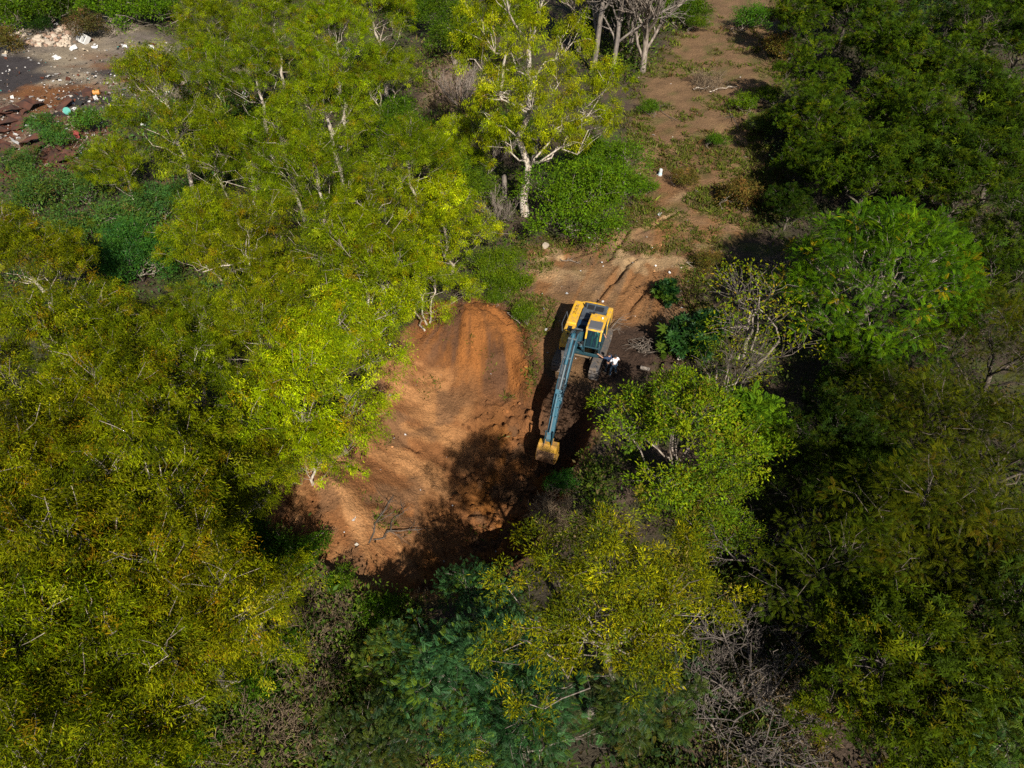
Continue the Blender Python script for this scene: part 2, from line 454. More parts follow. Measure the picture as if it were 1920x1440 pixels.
def make_tree(name, seed, lobes, fork, trunk_r, bark, leafm, tpl, pal, leaf_len, sprig_r, per_sprig, density,
              mode='hang', zmin=-0.45, lean=(0, 0), twigs=0.35, stems=1, flat=0.8, bright=0.22, fill=0.25, branch_bark=None, limb_r=0.4, rough=0.10):
    """lobes: [(x,y,z,rxy,rz)]; every lobe is hung with sprigs over its surface; returns parts as (name, mesh)"""
    rng = np.random.default_rng(seed)
    trunk, br, lv = Tubes(), Tubes(), Leaves()
    forks = []
    for s in range(stems):
        a = rng.uniform(0, 6.28) if stems > 1 else 0
        off = np.array([math.cos(a), math.sin(a), 0]) * (0.25 * (stems > 1))
        top = np.array([lean[0], lean[1], fork]) + off * (6 if stems > 1 else 0) + rng.normal(0, 0.2, 3) * [1, 1, 0]
        P = curve(rng, off + [0, 0, -0.6], top, 7, jit=0.025)
        sc = 1.0 if stems == 1 else 0.65
        r = trunk_r * sc * np.array([1.5, 1.1, 0.95, 0.85, 0.78, 0.7, 0.6])
        trunk.add(P, r, 8)
        forks.append(P)
    for (x, y, z, rx, rz) in lobes:
        c = np.array([x, y, z], float)
        P = forks[int(rng.integers(len(forks)))]
        k = int(np.argmin(np.abs(P[:, 2] - (z - rz * 0.5 - 0.8 * math.hypot(x, y)) ))) if fork > 2 else len(P) - 1
        k = max(2, k)
        rr = trunk_r * limb_r * (0.6 + 0.4 * rx / 2)
        L = curve(rng, P[k], c + [0, 0, -0.25 * rz], 6, sag=-0.04, jit=0.05)
        trunk.add(L, np.linspace(rr, rr * 0.35, 6), 6)
        area = 4 * math.pi * rx * (rx + 2 * rz) / 3
        n = max(4, int(area * density))
        dd = sphere_dirs(rng, n, zmin)
        rad = np.where(rng.random(n) < fill, rng.uniform(0.35, 0.8, n), rng.normal(0.95, rough, n))
        sp = c + dd * rad[:, None] * [rx, rx, rz]
        for i in np.nonzero(rng.random(n) < twigs)[0]:
            st = L[int(rng.integers(3, 6))]
            tw = curve(rng, st, sp[i], 4, sag=0.05, jit=0.06)
            br.add(tw, np.linspace(rr * 0.28, 0.012, 4), 4)
        m = np.maximum(3, rng.poisson(per_sprig, n)); sid = np.repeat(np.arange(n), m); N = len(sid)
        sr = sprig_r * np.exp(rng.normal(0, 0.25, n))[sid]
        g = rng.normal(0, 0.5, (N, 3)); g[:, 2] *= flat
        if mode == 'hang':
            g[:, 2] -= 0.25 * np.abs(rng.normal(0, 1, N))
        pos = sp[sid] + g * sr[:, None]
        out = dd[sid]
        if mode == 'hang':
            d = 0.45 * out + rng.normal(0, 0.45, (N, 3)) + [0, 0, -0.75]
            nr = rng.normal(0, 1, (N, 3)) + 0.5 * out + [0, 0, 0.4]
        elif mode == 'frond':
            d = 0.7 * unit(g + 1e-6) + 0.5 * out + rng.normal(0, 0.25, (N, 3)) + [0, 0, -0.05]
            nr = 0.6 * out + [0, 0, 1.0] + rng.normal(0, 0.25, (N, 3))
        else:
            d = unit(g + 1e-6) + 0.3 * out + rng.normal(0, 0.5, (N, 3))
            nr = 0.7 * out + [0, 0, 0.7] + rng.normal(0, 0.7, (N, 3))
        ln = leaf_len * np.exp(rng.normal(0, 0.22, N))
        lv.add(tpl, pos, d, nr, ln, leaf_colours(rng, sid, n, pal, bright))
    parts = [('trunk', trunk.mesh(name + '_trunk', bark))]
    if br.n:
        parts.append(('branches', br.mesh(name + '_branches', branch_bark or bark)))
    parts.append(('crown', lv.mesh(name + '_crown', leafm)))
    return parts

def lobes_random(seed, n, r, z0, z1, rx, rz, power=0.6, ring=0.0):
    rng = random.Random(seed); out = []
    for k in range(n):
        a = k * 2.399 + rng.uniform(-0.5, 0.5); q = ((k + 0.5) / n) ** power
        rad = r * max(ring, q) * rng.uniform(0.8, 1.1)
        zt = z1 - (z1 - z0) * q * rng.uniform(0.4, 1.1)
        s = rng.uniform(0.75, 1.2)
        out.append((rad * math.cos(a), rad * math.sin(a), zt, rng.uniform(*rx) * s, rng.uniform(*rz) * s))
    return out

def make_bare(name, seed, base_len, base_r, bark, levels=4, spread=0.75, kids=(5, 5, 4, 3), up=0.35, stems=1, min_r=0.010, shrink=0.62, lean=(0, 0), first=0.35):
    rng = np.random.default_rng(seed)
    trunk, br = Tubes(), Tubes()
    def grow(p, d, L, r, lvl):
        k = 6 if lvl == 0 else 5 if lvl == 1 else 4
        P = [p]; dd = d
        for i in range(k - 1):
            dd = unit(dd + rng.normal(0, 0.16 if lvl else 0.06, 3) + [0, 0, 0.06 * up])
            P.append(P[-1] + dd * L / (k - 1))
        P = np.array(P)
        (trunk if lvl <= 1 else br).add(P, np.maximum(min_r, np.linspace(r, r * 0.45, k)), 7 if lvl == 0 else 5 if lvl == 1 else 3)
        if lvl + 1 >= levels:
            return
        n = kids[lvl]
        for j in range(n):
            t = (first if lvl == 0 else 0.25) + (1 - (first if lvl == 0 else 0.25)) * (j + rng.random() * 0.8) / n
            f = t * (k - 1); i = min(k - 2, int(f)); q = P[i] + (P[i + 1] - P[i]) * (f - i)
            ax = unit(P[i + 1] - P[i]); s = rng.normal(0, 1, 3); s = unit(s - (s @ ax) * ax)
            nd = unit(ax * (1 - spread * 0.5) + s * spread + [0, 0, up * 0.5])
            grow(q, nd, L * shrink * rng.uniform(0.7, 1.15) * (1.1 - 0.45 * t), r * 0.52 * (1.1 - 0.4 * t), lvl + 1)
    for s in range(stems):
        a = rng.uniform(0, 6.28)
        d = np.array([lean[0], lean[1], 1.0]) if stems == 1 else np.array([math.cos(a) * 0.8, math.sin(a) * 0.8, 0.7])
        grow(np.array([0, 0, -0.3]), unit(d + rng.normal(0, 0.05, 3)), base_len * rng.uniform(0.8, 1.1), base_r, 0)
    return [('trunk', trunk.mesh(name + '_trunk', bark)), ('branches', br.mesh(name + '_branches', bark))], br

PROTO_H = {}
def plant(name, parts, x, y, s, rz, label, cat, group=None, tint=(1, 1, 1), z=None, tilt=(0, 0)):
    zz = hz(x, y) if z is None else z
    e = add(name, None, loc=(x, y, zz), rot=(tilt[0], tilt[1], rz), scale=s, label=label, category=cat, group=group)
    e.empty_display_size = 0.3
    for pn, me in parts:
        o = add(pn, me, parent=e)
        if pn == 'crown':
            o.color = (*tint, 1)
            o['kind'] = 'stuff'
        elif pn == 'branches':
            o['kind'] = 'stuff'
    return e

def plant_px(name, parts, px, py, hc, s, rz, label, cat, group=None, tint=(1, 1, 1), tilt=(0, 0)):
    """stand a plant so that its crown centre, hc*s above its foot, is seen at (px, py)"""
    g = 0.0
    for _ in range(4):
        p = at(px, py, hc * (s[2] if isinstance(s, tuple) else s) + g); g = hz(p.x, p.y)
    return plant(name, parts, p.x, p.y, s, rz, label, cat, group, tint, tilt=tilt)

# ------------------------------------------------------------------ the ground
def lines(lo, hi, d0, d1, fine, mid, far=600.0):
    """grid lines: fine inside [d0,d1], mid inside [lo,hi], then growing to the horizon"""
    a = list(np.arange(d0, d1 + 1e-6, fine))
    b = list(np.arange(d1 + mid, hi, mid)); c = list(np.arange(d0 - mid, lo, -mid))
    def grow(v, sg):
        out, st = [], mid * 2
        while abs(v) < far:
            v += sg * st; st *= 1.5; out.append(v)
        return out
    return np.array(sorted(c + grow(c[-1], -1) + a + b + grow(b[-1], 1)))

def ground_colour(x, y):
    n1 = fbm(x * 0.35, y * 0.35, 61, 4); n2 = fbm(x * 1.1, y * 1.1, 62, 4); n3 = fbm(x * 0.12, y * 0.12, 63, 3)
    def mixc(c, k, w):
        return c * (1 - w[..., None]) + np.array(k) * w[..., None]
    col = np.zeros(x.shape + (3,)) + np.array((0.050, 0.040, 0.026))
    col = mixc(col, (0.075, 0.052, 0.036), smooth(0.5, 0.65, n1))
    col = mixc(col, (0.055, 0.065, 0.018), smooth(0.52, 0.66, n2) * 0.7)
    # trodden earth of the way in
    w = smooth(-1.0, 1.2, sdf(x, y, PATH) + 2.0 * (n2 - 0.5))
    pc = np.zeros_like(col) + np.array((0.185, 0.112, 0.058))
    pc = mixc(pc, (0.25, 0.158, 0.086), smooth(0.45, 0.7, n1))
    pc = mixc(pc, (0.155, 0.098, 0.062), smooth(0.52, 0.40, n2) * 0.7)
    ux = x * 0.93 - y * 0.37
    pc = mixc(pc, (0.24, 0.125, 0.055), smooth(0.5, 0.68, fbm(ux * 1.2, (x * 0.37 + y * 0.93) * 0.12, 64, 3)) * smooth(62, 50, y))
    pc = mixc(pc, (0.40, 0.29, 0.17), 0.8 * smooth(0.56, 0.7, fbm(x * 0.6, y * 0.6, 65, 3)) * smooth(40, 46, y) * smooth(60, 54, y))
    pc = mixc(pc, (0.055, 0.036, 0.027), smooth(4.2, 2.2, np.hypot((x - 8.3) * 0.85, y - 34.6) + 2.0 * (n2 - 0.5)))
    pc = mixc(pc, (0.178, 0.115, 0.066), smooth(66, 72, y))
    pc = mixc(pc, (0.09, 0.10, 0.03), smooth(0.56, 0.68, fbm(x * 0.8, y * 0.8, 66, 4)) * smooth(40, 50, y) * 0.6)
    pc = pc * np.array((0.88, 0.81, 0.72))
    col = col * (1 - w[..., None]) + pc * w[..., None]
    # dug earth
    inp = sdf(x, y, PIT)
    w = smooth(-0.8, 0.2, inp + 1.0 * (n2 - 0.5))
    f1, f2 = fan(x, y)
    up = smooth(30.5, 34.0, y + 0.5 * x + 2.0 * (n1 - 0.5))            # the red-brown fan
    dc = np.zeros_like(col) + np.array((0.215, 0.103, 0.044))
    dc = mixc(dc, (0.165, 0.076, 0.029), up)
    dc = mixc(dc, (0.250, 0.108, 0.034), up * smooth(0.50, 0.62, f1))
    dc = mixc(dc, (0.115, 0.062, 0.036), up * smooth(0.48, 0.36, f1))
    lo = (1 - up) * smooth(-2.0, -5.5, x + 0.3 * (27 - y))              # the pale fan
    dc = mixc(dc, (0.365, 0.200, 0.092), lo * smooth(0.40, 0.60, f2 * 0.6 + n2 * 0.4))
    dc = mixc(dc, (0.185, 0.108, 0.060), lo * smooth(0.50, 0.62, fbm(x * 0.7, y * 0.7, 73, 4)) * 0.85)
    dc = mixc(dc, (0.42, 0.24, 0.118), lo * smooth(0.58, 0.70, f2) * smooth(28, 25, y))
    bot = smooth(-4.5, -1.0, x + 0.35 * (27 - y)) * smooth(33, 30, y)
    dc = mixc(dc, (0.225, 0.098, 0.026), bot * smooth(0.38, 0.55, n1))
    dc = mixc(dc, (0.13, 0.075, 0.042), bot * smooth(0.54, 0.66, n2))
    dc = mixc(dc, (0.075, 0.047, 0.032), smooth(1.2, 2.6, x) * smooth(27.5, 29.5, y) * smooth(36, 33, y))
    dc = dc * np.array((0.90, 0.79, 0.66))
    col = col * (1 - w[..., None]) + dc * w[..., None]
    # tip
    w = smooth(-1.5, 1.5, sdf(x, y, DUMP) + 3 * (n1 - 0.5))
    kc = np.zeros_like(col) + np.array((0.16, 0.13, 0.105))
    kc = mixc(kc, (0.25, 0.20, 0.14), smooth(0.45, 0.6, n3))
    kc = mixc(kc, (0.045, 0.038, 0.038), smooth(0.42, 0.54, fbm(x * 0.10, y * 0.22, 81, 4)) * smooth(90, 85, y))
    kc = kc * 0.92
    kc = mixc(kc, (0.15, 0.065, 0.025), smooth(0.60, 0.72, fbm(x * 0.16, y * 0.25, 82, 4)) * smooth(90, 82, y))
    kc = mixc(kc, (0.12, 0.035, 0.015), smooth(75, 69, y) * smooth(0.40, 0.55, n1) * 0.8)
    col = col * (1 - w[..., None]) + kc * w[..., None]
    w = smooth(-1.0, 1.0, sdf(x, y, MOUND))
    col = col * (1 - w[..., None]) + np.array((0.19, 0.13, 0.09)) * w[..., None]
    return col

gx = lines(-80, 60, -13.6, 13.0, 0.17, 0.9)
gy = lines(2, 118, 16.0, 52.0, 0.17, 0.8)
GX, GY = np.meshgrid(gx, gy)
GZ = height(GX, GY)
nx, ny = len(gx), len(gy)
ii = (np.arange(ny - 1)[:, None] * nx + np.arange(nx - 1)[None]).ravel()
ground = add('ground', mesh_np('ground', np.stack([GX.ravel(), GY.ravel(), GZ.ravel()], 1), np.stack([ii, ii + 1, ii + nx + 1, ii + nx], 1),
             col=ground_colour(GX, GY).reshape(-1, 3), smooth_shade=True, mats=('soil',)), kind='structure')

def hz(x, y):
    """height of the ground sheet, read back from its grid"""
    i = int(np.clip(np.searchsorted(gx, x) - 1, 0, nx - 2)); j = int(np.clip(np.searchsorted(gy, y) - 1, 0, ny - 2))
    u = (x - gx[i]) / (gx[i + 1] - gx[i]); v = (y - gy[j]) / (gy[j + 1] - gy[j])
    return float((GZ[j, i] * (1 - u) + GZ[j, i + 1] * u) * (1 - v) + (GZ[j + 1, i] * (1 - u) + GZ[j + 1, i + 1] * u) * v)

# loose clods and stones on the dug earth and the way in
def clods():
    rng = np.random.default_rng(4)
    ico = bmesh.new(); bmesh.ops.create_icosphere(ico, subdivisions=1, radius=1.0)
    BV = np.array([v.co[:] for v in ico.verts]); BT = np.array([[v.index for v in f.verts] for f in ico.faces]); ico.free()
    n = 8500
    x = rng.uniform(-13, 15, n); y = rng.uniform(17, 62, n)
    ok = ((sdf(x, y, PIT) > 0.2) & (rng.random(n) < 0.35 + 0.65 * smooth(-4, 0, x))) | ((sdf(x, y, PATH) > 0.3) & (rng.random(n) < 0.45))
    ok &= np.hypot(x - 4.7, y - 35) > 2.6
    x, y = x[ok], y[ok]; n = len(x)
    r = 0.035 * np.exp(rng.normal(0, 0.55, n)); low = smooth(-5, -1.5, x + 0.35 * (27 - y)) * smooth(34, 31, y) * (sdf(x, y, PIT) > 0.4)
    r = np.minimum(r * (1 + 1.3 * low), 0.30)
    z = height(x, y) + r * 0.25
    V = BV[None] * np.exp(rng.normal(0, 0.22, (n, len(BV), 1))) * (r[:, None, None] * rng.uniform(0.7, 1.3, (n, 1, 3)))
    V = V + np.stack([x, y, z], 1)[:, None]
    c = ground_colour(x, y) * np.exp(rng.normal(0.05, 0.25, n))[:, None]
    T = BT[None] + (np.arange(n) * len(BV))[:, None, None]
    add('clods', mesh_np('clods', V.reshape(-1, 3), T=T.reshape(-1, 3), col=np.repeat(c, len(BV), 0), mats=('soil',)),
        kind='stuff', label='loose clods and crumbs of earth over the dig and the track', category='clods')
clods()

# ------------------------------------------------------------------ plant kinds
LANCE, LANCE_W = t_blade(0.21, 0.12), t_blade(0.26, 0.12)
OVAL, OVAL_S = t_blade(0.5, 0.08), t_blade(0.42, 0.05)
FERN, PIN = t_pinnate(8, 0.26, 0.085, 0.4, 0.30), t_pinnate(6, 0.36, 0.17, 0.35, 0.35)
PIN2 = t_pinnate(7, 0.30, 0.11, 0.35, 0.35)
FINE = t_pinnate(8, 0.24, 0.075, 0.4, 0.32)
PALM = t_palmate()
ROSE = t_rosette()

OLIVE = [((0.122, 0.150, 0.002), 5), ((0.078, 0.105, 0.002), 3.5), ((0.175, 0.190, 0.004), 2.2), ((0.170, 0.115, 0.004), 0.9), ((0.20, 0.205, 0.01), 0.5), ((0.040, 0.060, 0.003), 1.5)]
def euc(name, seed, tall, n=20, dens=1.7, per=100, **k):
    if tall:
        lb = lobes_random(seed, n, 3.7, 6.0, 12.0, (0.85, 1.45), (0.75, 1.25)); fk = 8.0
    else:
        lb = lobes_random(seed, n, 3.3, 2.6, 7.0, (0.8, 1.35), (0.7, 1.15)); fk = 3.6
    return make_tree(name, seed, lb, fk, 0.17 if tall else 0.12, 'bark_pale', 'leaf', LANCE, OLIVE, 0.140, 0.33, per, dens, 'hang', twigs=0.3, fill=0.15, bright=0.34, rough=0.22, limb_r=0.24, branch_bark='bark_grey', **k)
EUC = [euc('gum_a', 1, True), euc('gum_b', 2, True, 20), euc('gum_c', 3, False, 17), euc('gum_d', 4, False, 15, stems=3), euc('gum_e', 5, True, 24), euc('gum_f', 6, True, 18)]
EH = [9.3, 9.3, 5.0, 5.0, 9.3, 9.3]

# the tall pale-trunked gum by the track
tall_lobes = [(-1.5, -0.6, 18.3, 2.0, 1.8), (1.2, 0.8, 17.2, 1.9, 1.7), (-3.2, 0.5, 15.6, 1.6, 2.0), (0.4, -1.5, 15.0, 1.3, 1.5), (2.2, -0.9, 11.6, 1.5, 1.6), (4.4, 0.3, 9.0, 1.8, 1.9), (2.6, -1.0, 8.6, 1.4, 1.6),
              (-2.0, -1.3, 11.0, 1.7, 2.1), (0.3, -1.9, 10.4, 1.3, 1.8), (6.0, 0.9, 10.8, 1.6, 1.6), (-1.7, -1.0, 7.4, 1.5, 1.8), (3.6, 0.4, 6.4, 1.4, 1.5), (-3.8, 0.2, 13.0, 1.4, 1.8), (3.2, 0.9, 13.8, 1.5, 1.4), (0.9, -1.9, 7.6, 1.0, 1.6), (-3.2, 0.3, 9.0, 1.2, 1.7), (6.0, 0.2, 8.0, 1.2, 1.5), (-1.2, -1.6, 14.0, 0.9, 1.2)]
WEEP = [((0.165, 0.180, 0.002), 5), ((0.110, 0.140, 0.002), 3), ((0.235, 0.225, 0.004), 2), ((0.20, 0.14, 0.006), 0.5)]
TALL = make_tree('tall_gum', 11, tall_lobes, 13.6, 0.30, 'bark_pale', 'leaf', LANCE, WEEP, 0.18, 0.38, 104, 1.2, 'hang', twigs=0.2, limb_r=0.34, fill=0.12, bright=0.35, rough=0.2)

DARK = [((0.032, 0.055, 0.002), 4), ((0.022, 0.042, 0.003), 3), ((0.052, 0.070, 0.002), 2), ((0.070, 0.066, 0.003), 0.5)]  # greens of a dark species; the view's edge darkening is put into them too
def broad(name, seed, n=9, pal=DARK, z=(2.8, 7.2), r=3.2, L=0.30, per=15, dens=1.25, tpl=ROSE, **k):
    return make_tree(name, seed, lobes_random(seed, n, r, z[0], z[1], (1.2, 1.9), (0.9, 1.4)), z[0] + 0.8, 0.2, 'bark_dark', 'leaf', tpl, pal, L, 0.42, per, dens, 'frond', zmin=-0.25, twigs=0.45, rough=0.16, fill=0.15, bright=0.3, branch_bark='twig', **k)
BROAD = [broad('broad_a', 21), broad('broad_b', 22, 11), broad('broad_c', 23, 8)]
OLV_D = [((0.066, 0.078, 0.002), 4), ((0.040, 0.058, 0.002), 3), ((0.092, 0.094, 0.002), 1.5), ((0.10, 0.070, 0.003), 0.35)]
FEATHER = [make_tree('feather_a', 31, lobes_random(31, 11, 3.4, 3.0, 7.4, (1.2, 1.8), (0.8, 1.2)), 3.6, 0.2, 'bark_dark', 'leaf', FINE, OLV_D, 0.28, 0.36, 15, 1.25, 'frond', zmin=-0.2, twigs=0.3),
           make_tree('feather_b', 32, lobes_random(32, 10, 3.2, 3.0, 7.0, (1.1, 1.7), (0.8, 1.2)), 3.4, 0.2, 'bark_dark', 'leaf', FINE, OLV_D, 0.28, 0.36, 15, 1.25, 'frond', zmin=-0.2, twigs=0.35)]
JAC = [((0.056, 0.118, 0.003), 5), ((0.030, 0.074, 0.004), 3), ((0.084, 0.146, 0.002), 2), ((0.20, 0.15, 0.004), 0.2)]
jl = [(4.1 * math.sqrt(1 - ((k + 0.5) / 50) ** 2) * math.cos(k * 2.4), 4.1 * math.sqrt(1 - ((k + 0.5) / 50) ** 2) * math.sin(k * 2.4), 3.0 + 5.0 * (k + 0.5) / 50, 0.86 + 0.26 * ((k * 37) % 10) / 10, 0.62 + 0.22 * ((k * 53) % 10) / 10) for k in range(50)]
JACARANDA = make_tree('jacaranda', 41, jl, 3.5, 0.25, 'bark_grey', 'leaf', FERN, JAC, 0.33, 0.34, 14, 1.75, 'frond', zmin=-0.05, fill=0.1, twigs=0.2)
TEAL = [((0.022, 0.066, 0.019), 4), ((0.036, 0.088, 0.026), 3), ((0.012, 0.040, 0.010), 2.5), ((0.062, 0.100, 0.005), 2)]
def tealtree(name, seed, pal=TEAL, n=9):
    return make_tree(name, seed, lobes_random(seed, n, 2.7, 2.4, 6.0, (1.1, 1.6), (0.8, 1.2)), 3.0, 0.15, 'bark_grey', 'leaf_glossy', PIN2, pal, 0.28, 0.36, 17, 1.3, 'frond', zmin=-0.1, twigs=0.25, bright=0.3)
HEAVEN = [tealtree('heaven_a', 51), tealtree('heaven_b', 52, n=7)]
GREENFERN = [tealtree('fern_a', 53, [((0.050, 0.085, 0.010), 3), ((0.075, 0.095, 0.008), 2), ((0.030, 0.065, 0.016), 2), ((0.13, 0.10, 0.008), 0.4)], 7)]
GOLD = [((0.140, 0.140, 0.002), 5), ((0.098, 0.112, 0.003), 4), ((0.066, 0.090, 0.006), 3), ((0.20, 0.175, 0.003), 1.8), ((0.16, 0.12, 0.03), 0.5)]
gl = [(x * 1.25 - 0.3 * y, y * 0.85, z - 0.25 * abs(x), rx * 0.9, rz) for x, y, z, rx, rz in lobes_random(63, 34, 3.9, 9.2, 12.6, (0.8, 1.2), (0.55, 0.9), power=0.62)]
gl += [(0.2, -0.3, 12.2, 1.3, 0.85), (1.4, -1.2, 11.7, 1.2, 0.8), (-1.3, -0.9, 11.8, 1.2, 0.8), (0.2, -2.0, 11.0, 1.2, 0.8), (2.6, -0.4, 11.2, 1.1, 0.75), (-2.6, -0.6, 11.1, 1.1, 0.75), (0.4, 1.4, 11.9, 1.2, 0.8)]
GOLDEN = make_tree('golden', 61, gl, 8.6, 0.20, 'bark_grey', 'leaf', LANCE_W, GOLD, 0.135, 0.31, 84, 1.3, 'tuft', zmin=-0.3, twigs=0.3, limb_r=0.25, bright=0.35, rough=0.2, fill=0.12, branch_bark='twig')
VINE = [((0.105, 0.145, 0.004), 4), ((0.165, 0.170, 0.004), 3), ((0.065, 0.100, 0.008), 2), ((0.16, 0.11, 0.012), 1.0)]
VINEY = [make_tree('viney_a', 71, lobes_random(71, 12, 3.5, 2.2, 6.2, (1.2, 1.8), (0.9, 1.3)), 2.5, 0.18, 'bark_grey', 'leaf', OVAL_S, VINE, 0.14, 0.34, 70, 1.35, 'tuft', zmin=-0.3, twigs=0.6, branch_bark='twig'),
         make_tree('viney_b', 72, lobes_random(72, 8, 2.6, 2.2, 5.6, (0.9, 1.4), (0.9, 1.3)), 2.5, 0.15, 'bark_grey', 'leaf', OVAL_S, VINE, 0.14, 0.38, 13, 1.0, 'tuft', zmin=-0.3, twigs=1.6, branch_bark='twig', stems=3)]

def bush(name, seed, pal, n=7, r=1.0, z=(0.5, 1.2), rx=(0.5, 0.8), rz=(0.4, 0.65), tpl=OVAL_S, L=0.11, per=60, dens=2.6, mode='tuft', sr=0.26, leafm='leaf', **k):
    return make_tree(name, seed, lobes_random(seed, n, r, z[0], z[1], rx, rz), 0.45, 0.05, 'bark_grey', leafm, tpl, pal, L, sr, per, dens, mode, zmin=-0.3, twigs=0.25, stems=3, **k)
LEAFY = [((0.060, 0.120, 0.004), 5), ((0.085, 0.140, 0.004), 3), ((0.040, 0.085, 0.006), 2)]
BLUEG = [((0.040, 0.092, 0.018), 4), ((0.060, 0.110, 0.018), 3), ((0.060, 0.085, 0.008), 2), ((0.10, 0.07, 0.02), 0.5)]
RUSTY = [((0.11, 0.075, 0.012), 3), ((0.08, 0.075, 0.01), 3), ((0.14, 0.07, 0.015), 2)]
BUSH = bush('bush', 81, LEAFY)
BUSH2 = bush('bush2', 82, LEAFY, 9, 1.3)
BLUE = bush('blue_bush', 83, BLUEG, 8, 1.1)
BLUE2 = bush('blue_bush2', 84, BLUEG, 6, 0.8)
RUST = bush('rust_bush', 85, RUSTY, 6, 0.9, leafm='leaf_dry')
CASTOR = bush('castor', 86, [((0.014, 0.046, 0.010), 3), ((0.022, 0.062, 0.010), 3), ((0.05, 0.085, 0.006), 2.5)], 7, 1.0, (0.6, 1.3), tpl=PALM, L=0.34, per=11, dens=1.9, mode='frond', leafm='leaf_glossy')
BIGBUSH = make_tree('big_bush', 87, lobes_random(87, 13, 2.7, 0.8, 3.6, (1.0, 1.5), (0.8, 1.2)), 1.0, 0.12, 'bark_grey', 'leaf', OVAL_S, LEAFY, 0.13, 0.40, 62, 1.7, 'tuft', zmin=-0.5, stems=3, twigs=0.2)
BRIGHT = make_tree('bright_bush', 88, lobes_random(88, 9, 1.5, 2.2, 4.2, (0.8, 1.1), (0.7, 0.9)), 2.0, 0.12, 'bark_grey', 'leaf', PIN, [((0.065, 0.135, 0.005), 4), ((0.090, 0.155, 0.005), 3), ((0.045, 0.10, 0.006), 2)], 0.32, 0.38, 15, 1.7, 'frond', zmin=-0.3, twigs=0.2)
DEAD = [make_bare('dead_a', 91, 15, 0.34, 'bark_dead', 4, 0.75, (10, 8, 6, 3), first=0.22, min_r=0.018)[0], make_bare('dead_b', 92, 14, 0.30, 'bark_dead', 4, 0.7, (10, 8, 6, 3), first=0.22, min_r=0.018)[0],
        make_bare('dead_c', 93, 15, 0.36, 'bark_grey', 4, 0.55, (18, 10, 6, 3), first=0.10, up=0.8, min_r=0.018)[0]]
SNAG = [make_bare('snag_a', 94, 3.0, 0.07, 'twig', 4, 0.85, (6, 5, 4, 3), stems=4, first=0.2)[0], make_bare('snag_b', 95, 2.6, 0.05, 'twig', 4, 0.9, (6, 5, 4, 3), stems=6, first=0.15)[0]]
BRUSH = [make_bare('brush_a', 96, 1.6, 0.022, 'brush', 3, 0.95, (9, 7, 3), stems=16, first=0.1, up=0.25, min_r=0.008)[0], make_bare('brush_b', 97, 1.3, 0.02, 'brush', 3, 0.95, (9, 7, 3), stems=14, first=0.1, up=0.1, min_r=0.008)[0]]
GREYBR = make_bare('grey_brush', 98, 3.2, 0.035, 'bark_grey', 3, 0.45, (10, 6, 3), stems=7, first=0.15, up=1.0, min_r=0.011)[0]

